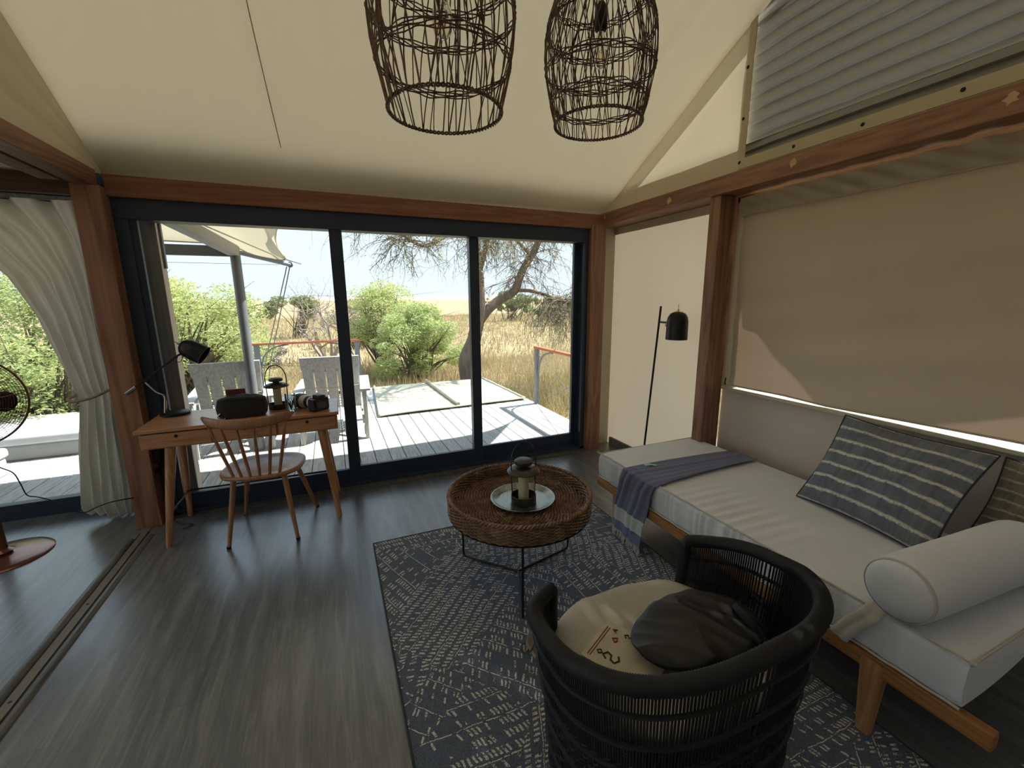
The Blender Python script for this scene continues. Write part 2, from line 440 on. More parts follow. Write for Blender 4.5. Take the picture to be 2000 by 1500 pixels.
# ---- window with canvas blind
wi = thing('window_1', 'wide side window closed by a brown canvas blind with sun glowing at its foot', 'window', (XR, .8, .87), kind='structure')
MB().box((XR - .045, -1.2, .850), (XR + .02, 2.19, .872)).build('sill', m_wall, wi, bevel=.004)
MB().box((XR + .02, -1.2, .84), (XR + .14, 2.12, .862)).build('bounce_sill', m_white, wi)  # pale board added outside to brighten the slit under the blind
mb = MB()
def blind(u, v):
    y = lerp(2.118, -1.15, u); z = lerp(interp([(0, .888), (.12, .893), (.2, .884), (.3, .892), (.45, .905), (1, .92)], u), 2.10, v)
    w = .007 * math.sin(14 * v + 2.2 * math.sin(3.1 * u * 2)) * (1 - v) + .006 * math.sin(9 * u + 6 * v) + .004 * math.sin(31 * v - 11 * u)
    return Vector((XR - .036 + w, y, z))
mb.grid(blind, 70, 60); mb.build('blind', m_blind, wi, smooth=True)
mb = MB(); mb.tube([blind(u, 0) + Vector((0, 0, .0)) for u in [i / 40 for i in range(41)]], .006, 6); mb.build('blind_bar', m_blind, wi, smooth=True)
mb = MB()
def valance(u, v):
    y = lerp(2.142, -1.15, u); z = lerp(2.022, 2.135, v)
    k = math.sin(70 * u + 4 * math.sin(17 * u)) * .010 * (.3 + .7 * v) + .007 * math.sin(133 * u + 9 * v)
    return Vector((XR - .062 + k, y, z))
mb.grid(valance, 220, 10); va = mb.build('valance', m_blind, wi, smooth=True)
MB().tube([valance(i / 60, 0) for i in range(61)], .005, 6).build('valance_hem', m_blind, va, smooth=True)
p = at_x(1417, 746, XR - .05)
MB().tube(smooth_pts([p + Vector((0, .0, .03)), p + Vector((0, .004, .0)), p + Vector((-.008, -.004, -.018)), p + Vector((-.012, -.01, -.006))]), .004, 6).build('hook', m_black, wi, smooth=True)

# ---- gable above the long beam with pleated vent
XG = 2.42
ga = thing('wall_gable', 'pale canvas gable above the long timber beam', 'wall', (XG, 1.5, 2.26), kind='structure')
VY, VZ0, VZ1 = 2.035, 2.335, 3.16
mb = MB()
mb.grid(lambda u, v: Vector((XG + .008 * math.sin(11 * (u - v)) * u * v, lerp(3.53, VY, u), lerp(2.25, roofz(XG, lerp(3.53, VY, u)) + .03, v))), 40, 20)
mb.grid(lambda u, v: Vector((XG, lerp(VY, -3.1, u), lerp(2.25, VZ0, v))), 20, 1)
mb.grid(lambda u, v: Vector((XG, lerp(-1.45, -3.1, u), lerp(VZ0, VZ1, v))), 4, 2)
mb.grid(lambda u, v: Vector((XG, lerp(VY, YR, u), lerp(VZ1, roofz(XG, lerp(VY, YR, u)) + .03, v))), 10, 4)
mb.grid(lambda u, v: Vector((XG, lerp(YR, -3.1, u), lerp(VZ1, lerp(roofz(XG, YR), 2.3, u), v))), 10, 4)
mb.build('canvas', m_gable, ga, smooth=True)
MB().box((XG - .007, VY - .003, VZ0 - .05), (XG - .002, VY + .038, VZ1)).build('edge_strip', m_hem, ga)
MB().box((XG - .008, -1.5, VZ0 - .058), (XG - .003, VY + .038, VZ0)).build('edge_strip', m_hem, ga)
for px, py in ((1474, 9), (1461, 131), (1452, 232), (1444, 318), (1550, 286), (1685, 243), (1881, 175)):
    q = at_x(px, py, XG - .008)
    MB().lathe([(0, .004), (.007, .004), (.009, .001), (.009, -.001)], 10, q, Matrix.Rotation(-PI / 2, 4, 'Y')).build('fixing', m_dark_gap, ga)
# radiating tucks where canvas meets the corner
ve = thing('window_2', 'grey pleated mesh vent let into the canvas gable', 'window', (XG + .03, .6, VZ0), kind='structure')
np_ = 12
pz = (VZ1 - VZ0 + .10) / np_
for i in range(np_):
    z0 = VZ0 - .03 + i * pz
    mb = MB()
    prof = [(.045, -.012), (.012, .0), (.016, .25), (.026, .6), (.04, .9), (.045, 1.0)]
    def pl(u, v, z0=z0):
        j = v * (len(prof) - 1); a = int(min(j, len(prof) - 2)); t = j - a
        x = lerp(prof[a][0], prof[a + 1][0], t); zz = lerp(prof[a][1], prof[a + 1][1], t)
        yy = lerp(VY + .06, -1.55, u)
        return Vector((XG + x + .03 * math.exp(-u * 30) + .002 * math.sin(50 * u + i), yy, z0 + zz * pz))
    mb.grid(pl, 30, len(prof) - 1); mb.build('pleat', m_pleat, ve, smooth=True, sharp=30)

# ---- long beam, posts, front beam
bm = tag(MB().box((2.38, -3.1, 2.152), (2.64, 3.6, 2.262)).build('trim_1', m_beam_y, bevel=.004), 'long reddish timber beam under the canvas gable', 'beam', kind='structure')
m_filler = plain('wood_filler', C(206, 170, 128), .8)
for px, py in ((1180, 425), (1307, 392), (1549, 318), (1975, 192)):
    q = at_x(px, py, 2.379); mb = MB(); rr = .022 if px < 1500 else .02
    pts = [Vector((2.3785, q.y + rr * (1 + .35 * math.sin(3.1 * i + px)) * math.cos(i * PI / 5), q.z + rr * (1 + .35 * math.cos(2.3 * i)) * math.sin(i * PI / 5))) for i in range(10)]
    mb.add(pts, [tuple(reversed(range(10)))]); mb.build('filler_patch', m_filler, bm)
tag(MB().box((2.40, 2.168, 0), (2.56, 2.256, 2.152)).build('trim_2', m_beam_z, bevel=.004), 'upright timber post between the canvas wall bay and the blind', 'post', kind='structure')
tag(MB().box((2.245, 3.425, 0), (2.40, 3.56, 2.152)).build('trim_3', m_beam_z, bevel=.004), 'dark timber corner post at the end of the sliding doors', 'post', kind='structure')
tag(MB().box((-1.18, 3.44, 2.12), (2.40, 3.53, 2.245)).build('trim_4', m_beam_x, bevel=.004), 'reddish timber beam above the sliding doors', 'beam', kind='structure')
tag(MB().box((-1.312, 3.365, 0), (-1.176, 3.52, 2.165)).build('trim_5', m_beam_z, bevel=.004), 'thick timber post between the desk and the curtain', 'post', kind='structure')
tag(MB().box((-1.30, -3.1, 2.165), (-1.20, 3.42, 2.258)).build('trim_6', m_beam_y, bevel=.003), 'orange timber beam running over the floor track', 'beam', kind='structure')
tag(MB().box((-1.335, -3.1, 2.19), (-1.302, 3.35, 2.22)).build('trim_7', m_white), 'white sliding track between the two orange beams', 'track', kind='structure')
tag(MB().box((-1.43, -3.1, 2.172), (-1.337, 3.35, 2.225)).build('trim_8', m_beam_y, bevel=.003), 'second timber beam behind the white track', 'beam', kind='structure')
tag(MB().box((2.572, 2.256, 0), (2.597, 3.5, .078)).build('baseboard_right', plain('grey_skirting', C(120, 114, 104), .7), bevel=.003), 'grey skirting along the canvas wall', 'baseboard', kind='structure')

# ---- partition gable over the orange beam
mb = MB()
def gab(u, v):
    y = lerp(3.5, YR, u); z0 = 2.25; z1 = roofz(-1.2, y) + .03
    d = .018 * math.exp(-((v - .62) / .07) ** 2) + .014 * math.exp(-((v - .25) / .06) ** 2)
    return Vector((-1.205 - d * min(1, u * 4), y, lerp(z0, z1, v)))
mb.grid(gab, 40, 40)
mb.grid(lambda u, v: Vector((-1.205, lerp(YR, -3.1, u), lerp(2.25, lerp(roofz(-1.2, YR), 2.3, u), v))), 8, 4)
tag(mb.build('wall_partition', m_gable, smooth=True), 'pale creased canvas panel above the orange beam', 'wall', kind='structure')

# ---- floor track
tr = thing('trim_9', 'grey floor track between the two rooms', 'track', (-1.25, 0, 0), kind='structure')
m_track = wood('track_grey', C(70, 70, 68), C(118, 114, 106), 'Y', 1.2, .35)
m_chan = plain('track_channel', C(120, 112, 98), .55, stretch=(10, 1, 1))
for x0, x1, y1 in ((-1.318, -1.277, 3.22), (-1.222, -1.182, 3.24)):
    mb = MB(); w = (x1 - x0)
    sec = [(0, 0), (.12, .008), (.35, .012), (.65, .012), (.88, .008), (1, 0)]
    mb.grid(lambda u, v: Vector((x0 + w * interp([(i / 5, s[0]) for i, s in enumerate(sec)], u), lerp(-3.1, y1, v), interp([(i / 5, s[1]) for i, s in enumerate(sec)], u) + .0005)), 5, 2)
    mb.build('ridge', m_track, tr, smooth=True)
MB().box((-1.268, -3.1, 0), (-1.231, 3.36, .004)).build('channel', m_chan, tr)
MB().box((-1.277, -3.1, 0), (-1.268, 3.3, .0015)).box((-1.231, -3.1, 0), (-1.222, 3.3, .0015)).build('groove', m_dark_gap, tr, kind='stuff')
for px, py in ((179, 1178), (30, 1368)):
    q = at_z(px, py, .005); MB().lathe([(0, .0052), (.006, .005), (.007, .003)], 10, (-1.25, q.y, 0)).build('screw', m_black, tr)

# ---- sliding glass doors
d1 = thing('door_1', 'three-panel dark framed sliding glass door to the deck', 'door', (.6, 3.52, 0), kind='structure')
xa = at_y(266.6, 422.5, 3.50).x; xb = at_y(641, 445, 3.50).x; xc = at_y(667, 449.5, 3.50).x
xd = at_y(915.6, 464, 3.53).x; xe = at_y(935, 468, 3.53).x; xf = at_y(1124, 478, 3.55).x
XL, XRt = -1.176, 2.245
mb = MB()
mb.box((XL, 3.47, 2.0), (XRt, 3.60, 2.125)); mb.box((XL, 3.47, 0), (xa - .035, 3.60, 2.0)); mb.box((xf + .05, 3.47, 0), (XRt, 3.60, 2.0)); mb.box((XL, 3.47, 0), (XRt, 3.62, .035))
mb.build('frame', m_frame, d1, bevel=.003)
MB().box((-1.15, 3.40, .0), (2.24, 3.475, .012)).build('threshold', m_track, d1, bevel=.003)
for x0, x1, y, g0, g1 in ((xa - .06, xc - .004, 3.485, xa, xb), (xb + .004, xe - .004, 3.525, xc, xd), (xd + .004, xf + .07, 3.565, xe, xf)):
    mb = MB(); zb, zt = .152, 2.002; y1 = y + .036
    mb.box((x0, y, .03), (g0, y1, 2.05)); mb.box((g1, y, .03), (x1, y1, 2.05)); mb.box((g0, y, .03), (g1, y1, zb)); mb.box((g0, y, zt), (g1, y1, 2.05))
    pf = mb.build('sliding_panel', m_frame, d1, bevel=.002)
    MB().box((g0 - .004, y + .014, zb - .004), (g1 + .004, y + .020, zt + .004)).build('pane', m_glass, pf)
q = at_y(1127, 704, 3.56); MB().lathe([(0, .012), (.007, .012), (.008, 0)], 12, q, Matrix.Rotation(PI / 2, 4, 'X')).build('latch', m_chrome, d1)

# ---- door of the adjoining room
d2 = thing('door_2', 'dark framed glass door beside the white curtain', 'door', (-2.2, 3.88, 0), kind='structure')
zl1 = at_y(0, 326, 3.8).z; zl0 = at_y(0, 374, 3.8).z
mb = MB(); mb.box((-4.0, 3.86, 0), (-1.18, 3.93, .115)); mb.box((-4.0, 3.86, 2.1), (-1.18, 3.93, 2.28)); mb.box((-1.40, 3.86, .115), (-1.18, 3.93, 2.1)); mb.box((-4.0, 3.86, .115), (-3.9, 3.93, 2.1)); mb.box((-2.9, 3.87, .115), (-2.83, 3.92, 2.1))
mb.build('frame', m_frame, d2, bevel=.003)
MB().box((-2.835, 3.89, .11), (-1.395, 3.896, 2.11)).build('pane', m_glass, d2)
MB().box((-3.91, 3.90, .11), (-2.895, 3.906, 2.11)).build('pane', m_glass, d2)
tag(MB().box((-5.2, 3.86, 0), (-4.0, 3.93, 2.3)).build('wall_front_left', m_rear), 'canvas wall beyond the curtained doorway', 'wall', kind='structure')
tag(MB().box((-1.36, 3.52, 0), (-1.18, 3.93, 2.3)).build('wall_return', m_frame), 'dark return between the two glass doors', 'wall', kind='structure')
tag(MB().box((-5.2, 3.74, zl0), (-1.31, 3.80, zl1)).build('trim_10', wood('dark_lintel', C(84, 58, 44), C(118, 84, 62), 'X', .8, .5), bevel=.004), 'dark timber lintel above the white curtain', 'beam', kind='structure')

# ================================================================== INTERIOR THINGS
# ---- rug
def rug_mat():
    k = NT('woven_rug'); v0 = k.coord('Object')
    def warp(vec, scale, amp):
        wob = k.node('ShaderNodeTexNoise'); wob.inputs['Scale'].default_value = scale; k.l.new(vec, wob.inputs['Vector'])
        vw = k.node('ShaderNodeVectorMath', operation='MULTIPLY_ADD'); k.l.new(wob.outputs['Color'], vw.inputs[0]); vw.inputs[1].default_value = (amp, amp, 0); k.l.new(vec, vw.inputs[2]); return vw.outputs[0]
    v = warp(warp(v0, 2.5, .05), 34, .011)
    vo = k.node('ShaderNodeTexVoronoi', feature='F1'); vo.inputs['Scale'].default_value = 1.75; k.l.new(v, vo.inputs['Vector'])
    sp = k.node('ShaderNodeSeparateColor'); k.l.new(vo.outputs['Color'], sp.inputs[0])
    ang = k.math('MULTIPLY', k.math('FLOOR', k.math('MULTIPLY', sp.outputs[0], 8.99)), PI / 8.0)
    ca = k.math('COSINE', ang); sa = k.math('SINE', ang)
    xy = k.node('ShaderNodeSeparateXYZ'); k.l.new(v, xy.inputs[0]); x, y = xy.outputs[0], xy.outputs[1]
    u = k.math('ADD', k.math('MULTIPLY', x, ca), k.math('MULTIPLY', y, sa))
    w = k.math('SUBTRACT', k.math('MULTIPLY', y, ca), k.math('MULTIPLY', x, sa))
    row = k.math('MULTIPLY_ADD', sp.outputs[1], 9.0, 20.0)
    wr = k.math('MULTIPLY', w, row); fr = k.math('FRACT', wr); ri = k.math('FLOOR', wr)
    pr = k.math('MULTIPLY_ADD', sp.outputs[2], 22.0, 48.0)
    us = k.math('ADD', k.math('MULTIPLY', k.math('ADD', u, k.math('MULTIPLY', w, .35)), pr), k.math('MULTIPLY', ri, .37)); fu = k.math('FRACT', us); ui = k.math('FLOOR', us)
    wn_ = k.node('ShaderNodeTexWhiteNoise', noise_dimensions='3D'); cb = k.node('ShaderNodeCombineXYZ'); k.l.new(ri, cb.inputs[0]); k.l.new(ui, cb.inputs[1]); k.l.new(ang, cb.inputs[2]); k.l.new(cb.outputs[0], wn_.inputs['Vector'])
    inrow = k.math('MULTIPLY', k.math('GREATER_THAN', fr, k.math('MULTIPLY_ADD', wn_.outputs[0], .22, .12)), k.math('LESS_THAN', fr, .80))
    dash = k.math('MULTIPLY', inrow, k.math('LESS_THAN', fu, .50))
    line = k.math('MULTIPLY', k.math('GREATER_THAN', fr, .90), k.math('GREATER_THAN', k.math('SINE', k.math('MULTIPLY', ri, 2.4)), .35))
    big = k.noise(v0, 1.9, 3); keep = k.math('LESS_THAN', k.math('MULTIPLY', wn_.outputs[0], .9), k.math('MULTIPLY_ADD', big, 3.4, -1.05))
    m = k.math('MAXIMUM', k.math('MULTIPLY', dash, keep), line)
    fine = k.noise(v0, 230, 2); mid = k.noise(v0, 55, 2)
    m = k.math('MULTIPLY', m, k.math('GREATER_THAN', k.math('ADD', k.math('MULTIPLY', fine, .55), k.math('MULTIPLY', mid, .45)), .455))
    col = k.mix(m, k.ramp(fine, [(.3, C(76, 82, 94)), (.7, C(108, 116, 130))]), k.ramp(fine, [(.3, C(188, 183, 172)), (.7, C(236, 231, 218))]))
    return k.pbr(col, .95, 0, .1, k.bump(k.math('ADD', k.math('MULTIPLY', m, .6), fine), .5, .003), sheen=.2)
ru = thing('rug', 'dark blue-grey flat-woven rug with broken cream dashes under the rattan table', 'rug', (.9, 1.5, 0))
MB().grid(lambda u, v: Vector((lerp(.128, 1.672, u), lerp(.05, 2.545, v), .007)), 2, 2).build('pile', rug_mat(), ru)
mb = MB(); e = [(.128, .05, .005), (.128, 2.545, .005), (1.672, 2.545, .005), (1.672, .05, .005)]
for i in range(4): mb.tube([e[i], e[(i + 1) % 4]], .005, 6)
mb.build('binding', fabric('rug_binding', C(58, 62, 70)), ru, smooth=True)

# ---- rattan tray table
def rattan(name, c1, c2, c3):
    k = NT(name); n = k.noise(k.coord('Object'), 26, 3, .55); n2 = k.noise(k.coord('Object'), 7, 3)
    c = k.ramp(k.math('ADD', k.math('MULTIPLY', n, .7), k.math('MULTIPLY', n2, .35)), [(.32, c1), (.55, c2), (.75, c3)])
    return k.pbr(c, .5, 0, .45, k.bump(n, .2, .002))
m_rattan = rattan('brown_rattan', C(100, 72, 52), C(136, 102, 76), C(176, 142, 110))
TX, TY, TZ, TR = .842, 1.905, .435, .368
tt = thing('coffee_table', 'round woven rattan tray table on thin black metal legs', 'coffee table', (TX, TY, 0))
NST = 44                                           # radial stakes
MB().lathe([(0, TZ - .012), (TR - .006, TZ - .012), (TR - .006, TZ - .018), (0, TZ - .018)], 64, (TX, TY, 0)).build('tray_floor', m_rattan, tt)
mb = MB()
for q in range(NST * 2):
    a = PI * q / NST; r0 = .03 if q % 2 == 0 else .16
    mb.tube([(TX + r * math.cos(a), TY + r * math.sin(a), TZ - .006) for r in (r0, TR * .6, TR - .012)], .0042, 5)
mb.build('stakes', m_rattan, tt, smooth=True, kind='stuff')
mb = MB(); row = 0; r = .028
while r < TR - .012:
    n = NST if r < .17 else NST * 2; m = n * 3
    mb.tube([(TX + r * math.cos(2 * PI * i / m), TY + r * math.sin(2 * PI * i / m), TZ - .004 + .0065 * math.cos(PI * (i / 3 + row))) for i in range(m)], .0046, 5, closed=True)
    r += .0088; row += 1
mb.build('weavers', m_rattan, tt, smooth=True, kind='stuff')
MB().lathe([(TR - .008, .414), (TR + .002, .414), (TR + .002, .498), (TR - .008, .498)], 96, (TX, TY, 0), close=True).build('tray_side', m_rattan, tt, smooth=True)
for side, rr0 in ((1, TR + .004), (-1, TR - .010)):
    mb = MB(); row = 0; z = .418 if side > 0 else TZ + .004
    while z < .500:
        n = 96; m = n * 3
        mb.tube([(TX + (rr0 + .0042 * math.cos(PI * (i / 3 + row))) * math.cos(2 * PI * i / m), TY + (rr0 + .0042 * math.cos(PI * (i / 3 + row))) * math.sin(2 * PI * i / m), z) for i in range(m)], .0040, 5, closed=True)
        z += .0078; row += 1
    mb.build('side_weavers', m_rattan, tt, smooth=True, kind='stuff')
for ph in (0, PI):
    mb = MB(); mb.tube([(TX + (TR + .002 + .006 * math.cos(60 * a + ph)) * math.cos(a), TY + (TR + .002 + .006 * math.cos(60 * a + ph)) * math.sin(a), .503 + .006 * math.sin(60 * a + ph)) for a in [2 * PI * i / 480 for i in range(480)]], .0062, 5, closed=True)
    mb.build('rim_braid', m_rattan, tt, smooth=True, sharp=180)
MB().tube([(TX + (TR + .002) * math.cos(a), TY + (TR + .002) * math.sin(a), .408) for a in [2 * PI * i / 64 for i in range(64)]], .005, 6, closed=True).build('support_ring', m_black, tt, smooth=True)
MB().lathe([(0, .405), (TR - .01, .409), (TR - .01, .416), (0, .414)], 48, (TX, TY, 0)).build('tray_underside', m_rattan, tt)
foot = [Vector((.717, 1.585, .014)), Vector((.605, 2.185, .014)), Vector((1.208, 2.010, .014))]
cen = Vector((.843, 1.925, .014))
for f in foot:
    d = (f - cen).normalized(); top = Vector((f.x, f.y, .405))
    pts = [top, f + Vector((0, 0, .03)), f + Vector((0, 0, .012)) - d * .006, f - d * .02, cen]
    MB().tube([top, f + Vector((0, 0, .05))] + smooth_pts([f + Vector((0, 0, .04)), f - d * .006 + Vector((0, 0, .006)), f - d * .035], 5) + [cen], .006, 8).build('leg', m_black, tt, smooth=True)

m_pewter = plain('pewter', C(150, 156, 150), .28, .9, .5, .15, 14, rvar=.12)
pl = thing('metal_plate', 'round dull metal plate on the rattan table', 'plate', (.862, 1.905, TZ))
MB().lathe([(0, .004), (.125, .004), (.14, .007), (.16, .020), (.168, .024), (.172, .023), (.166, .016), (.145, .002), (.13, 0), (0, 0)], 64, (.862, 1.905, TZ + .0105)).build('dish', m_pewter, pl, smooth=True, sharp=60)

m_candle = plain('candle_wax', C(226, 216, 176), .5, 0, .4, .04, 12)
m_lant = plain('dark_tin', C(74, 72, 68), .38, .7, .5, .1, 20)
m_lglass = glass_mat('lantern_glass', (.97, .975, .97, 1), .35)
def lantern(label, loc, s=1.0):
    L = thing('lantern', label, 'lantern', loc); x, y, z = loc
    def la(prof, nm, mat, par=L, n=40): return MB().lathe([(r * s, h * s) for r, h in prof], n, loc).build(nm, mat, par, smooth=True, sharp=40)
    la([(0, 0), (.064, 0), (.066, .004), (.066, .040), (.063, .040), (.063, .008), (0, .008)], 'base', m_lant)
    la([(.060, .02), (.060, .176)], 'glass_cylinder', m_lglass)
    la([(.084, .168), (.086, .171), (.078, .182), (.050, .194), (.036, .197), (0, .197)], 'shoulder', m_lant)
    la([(.022, .197), (.022, .214)], 'neck', m_lant)
    la([(0, .208), (.045, .210), (.048, .217), (.046, .228), (.035, .235), (0, .236)], 'cap', m_lant)
    h = MB(); h.tube([(x - .064 * s, y + .0, z + .02 * s)] + [(x + .070 * s * math.cos(PI - a), y, z + (.225 + .105 * math.sin(a)) * s) for a in [PI * i / 20 for i in range(21)]] + [(x + .064 * s, y, z + .02 * s)], .0035 * s, 6)
    h.build('handle', m_lant, L, smooth=True)
    c = la([(0, .148), (.020, .150), (.0275, .153), (.0275, .009), (0, .009)], 'candle', m_candle)
    MB().tube([(x, y, z + .146 * s), (x + .001, y, z + .16 * s)], .0012, 5).build('wick', m_black, c)
    return L
lantern('dark tin lantern with a cream candle on the rattan table', (.858, 1.885, TZ + .0155), 1.0)

# ---- writing desk
DZ = .762
dk = thing('writing_desk', 'wooden writing desk with three drawers in front of the glass door', 'desk', (-.55, 3.23, 0))
DX0, DX1, DY0, DY1 = -1.105, -.004, 3.0, 3.452
MB().box((DX0, DY0, DZ - .022), (DX1, DY1, DZ)).build('desktop', m_desk, dk, bevel=.004)
MB().box((DX0 + .012, DY0 + .024, DZ - .125), (DX1 - .012, DY1 - .02, DZ - .022)).build('apron', m_desk, dk, bevel=.003)
w3 = (DX1 - DX0 - .04) / 3
for i in range(3):
    x0 = DX0 + .02 + i * w3
    dr = MB().box((x0 + .006, DY0 + .006, DZ - .115), (x0 + w3 - .006, DY0 + .028, DZ - .030)).build('drawer', m_desk, dk, bevel=.003)
    MB().lathe([(0, .012), (.008, .012), (.010, .008), (.006, 0)], 12, (x0 + w3 / 2, DY0 + .008, DZ - .05), Matrix.Rotation(PI / 2, 4, 'X')).build('knob', m_black, dr, smooth=True)
legs = [((-.957, 3.05, DZ - .125), (-1.043, 3.022, 0), .03, .016), ((-.12, 3.05, DZ - .125), (-.058, 3.018, 0), .03, .016), ((-1.0, 3.40, DZ - .125), (-1.03, 3.425, 0), .028, .015), ((-.13, 3.40, DZ - .125), (-.055, 3.425, 0), .028, .015)]
for a, b, r0, r1 in legs: MB().tube([a, b], [r0, r1], 14).build('leg', m_leg, dk, smooth=True)
MB().tube([(-1.02, 3.413, .205), (-.085, 3.413, .195)], .007, 8).build('stretcher', m_black, dk, smooth=True)
for xx, yy in ((-1.018, -1.012), (-.085, -.085)):
    MB().tube([(xx, 3.033, .21), (yy, 3.413, .205)], .007, 8).build('stretcher', m_black, dk, smooth=True)

# ---- spindle chair at the desk
ch = thing('spindle_chair', 'wooden spindle-back chair drawn up to the writing desk', 'chair', (-.475, 3.02, 0), math.radians(-8))
mb = MB()
def seat(u, v):
    a = 2 * PI * u; rx, ry = .235, .215
    ca, sa = math.cos(a), math.sin(a); e = .72
    x = rx * math.copysign(abs(ca) ** e, ca); y = ry * math.copysign(abs(sa) ** e, sa)
    sh = interp([(0, 0), (.42, .96), (.47, 1), (.53, 1), (.6, .93), (1, 0)], v)
    z = interp([(0, .452), (.3, .449), (.42, .458), (.47, .452), (.53, .436), (.6, .428), (1, .428)], v)
    return Vector((x * sh, y * sh - .012 * 0, z))
mb.grid(seat, 40, 30, cu=True); mb.build('seat', m_chairwood, ch, smooth=True, sharp=60, local=True)
def crest(t): # t -1..1
    return Vector((.245 * math.sin(t * 1.0) / math.sin(1.0), -.262 + .085 * t * t, .800 + .022 * t * t))
mb = MB()
def cr(u, v):
    t = lerp(-1, 1, u); p = crest(t); a = 2 * PI * v; w = interp([(0, .25), (.06, .8), (.2, 1), (.8, 1), (.94, .8), (1, .25)], u)
    return p + Vector((0, .010 * math.cos(a) * w, .030 * math.sin(a) * w + .01 * t * t))
mb.grid(cr, 40, 14, cv=True); mb.build('crest_rail', m_chairwood, ch, smooth=True, sharp=180, local=True)
for i in range(6):
    t = lerp(-.80, .80, i / 5); p = crest(t); q = Vector((t * .155, -.195 + .05 * t * t, .44))
    mid = (p + q) / 2
    MB().tube([q, mid, p], [.0085, .0105, .0065], 10).build('spindle', m_chairwood, ch, smooth=True, local=True)
for sx, sy in ((-1, -1), (1, -1), (-1, 1), (1, 1)):
    a = Vector((sx * .14, sy * .13, .43)); b = Vector((sx * (.195 if sy < 0 else .235), sy * (.195 if sy < 0 else .245), 0.0))
    lg = MB().tube([a, lerp(a, b, .4), b], [.017, .016, .011], 12).build('leg', m_chairwood, ch, smooth=True, local=True)
    MB().tube([b + Vector((0, 0, .016)), b], [.0135, .0125], 12).build('foot_cap', m_black, lg, smooth=True, local=True)

# ---- desk lamp
LX, LY = -1.0, 3.37
dl = thing('desk_lamp', 'black angle-poise desk lamp with a bell shade on the writing desk', 'lamp', (LX, LY, DZ))
MB().lathe([(0, 0), (.078, 0), (.082, .004), (.082, .014), (.076, .019), (0, .020)], 40, (LX, LY, DZ)).build('base', m_black, dl, smooth=True)
PL = lambda px, py, dy=0: at_y(px, py, LY - .005 + dy)
p0 = PL(323, 806); p1 = PL(323, 782); p2 = PL(281, 744); p3 = PL(246, 769); p4 = PL(348, 694); p5 = PL(362, 684)
MB().tube([p0, p1], .008, 10).build('stem', m_chrome, dl, smooth=True)
MB().tube(smooth_pts([p1, p1 + Vector((-.004, 0, .035)), lerp(p1, p2, .45), p2], 5), .0055, 8).build('lower_arm', m_chrome, dl, smooth=True)
MB().tube([p2 + (p3 - p2) * .5, p2, p4], .006, 8).build('upper_arm', m_black, dl, smooth=True)
MB().tube([p2 + (p3 - p2) * .45, p3], .011, 10).build('counterweight', m_chrome, dl, smooth=True)
MB().tube([p2 + Vector((0, -.012, 0)), p2 + Vector((0, .012, 0))], .012, 12).build('joint', m_black, dl, smooth=True)
# bell shade: closed end upper left, mouth lower right
sc_ = PL(372, 682); ax = Vector((.82, -.1, -.52)).normalized()
RM = ax.to_track_quat('Z', 'Y').to_matrix().to_4x4()
sh = MB().lathe([(0, -.062), (.03, -.058), (.05, -.042), (.060, -.015), (.063, .02), (.065, .085), (.062, .085), (.060, .02), (.05, -.035), (.028, -.05), (0, -.053)], 36, sc_, RM).build('shade', m_black, dl, smooth=True, sharp=50)
MB().tube([sc_ - ax * .058, sc_ - ax * .078], .008, 10).tube([sc_ - ax * .078, sc_ - ax * .105], .003, 8).build('switch', m_chrome, sh, smooth=True)
nrm = (CAM - sc_).normalized(); side = nrm - ax * nrm.dot(ax); side.normalize()
MB().lathe([(0, .006), (.017, .005), (.019, 0)], 18, sc_ + side * .0605 + ax * .0, side.to_track_quat('Z', 'Y').to_matrix().to_4x4()).build('pivot_disc', m_lant, sh, smooth=True)
MB().tube([p4, sc_ + ax * .0], .007, 8).build('bracket', m_black, dl, smooth=True)
MB().tube(smooth_pts([p4, PL(345, 706), PL(353, 706), PL(357, 697)], 6), .002, 6).build('lamp_wire', m_black, dl, smooth=True)

# ---- things on the desk
m_pouch = fabric('black_nylon', C(48, 48, 50), 0, .7, 900, .1, .3)
po = thing('toiletry_pouch', 'black soft zipped pouch on the writing desk', 'pouch', (-.575, 3.135, DZ))
mb = MB()
def pouch(u, v):
    a = 2 * PI * u; e = .62; x = .142 * math.copysign(abs(math.cos(a)) ** e, math.cos(a)); y = .062 * math.copysign(abs(math.sin(a)) ** e, math.sin(a))
    s_ = interp([(0, 0), (.12, .86), (.25, .98), (.5, 1.02), (.75, .95), (.88, .8), (1, 0)], v); z = interp([(0, 0), (.12, .002), (.25, .025), (.5, .07), (.75, .118), (.88, .138), (1, .142)], v)
    z -= .012 * (x / .142) ** 2 * v
    return Vector((-.575 + x * s_, 3.135 + y * s_, DZ + z + .003 * math.sin(9 * a)))
mb.grid(pouch, 48, 20, cu=True); mb.build('body', m_pouch, po, smooth=True, sharp=180)
MB().tube([pouch(u / 40, .78) + Vector((0, -.001, .002)) for u in range(40)], .0032, 6, closed=True).build('zip', m_dark_gap, po, smooth=True)
MB().tube(smooth_pts([(-.69, 3.085, DZ + .04), (-.705, 3.075, DZ + .02), (-.675, 3.068, DZ + .006), (-.665, 3.072, DZ + .012)]), .004, 6).build('zip_pull', m_chrome, po, smooth=True)
tag(MB().box((-.675, 3.225, DZ), (-.565, 3.245, DZ + .165)).build('notebook', plain('dark_red_leather', C(92, 38, 34), .55), bevel=.003), 'dark red notebook standing behind the black pouch', 'notebook')
lantern('small dark lantern with a cream candle on the writing desk', (-.385, 3.27, DZ), .92)
gl = thing('drinking_glass', 'clear tumbler with a sprig in it beside the desk lantern', 'glass', (-.297, 3.14, DZ))
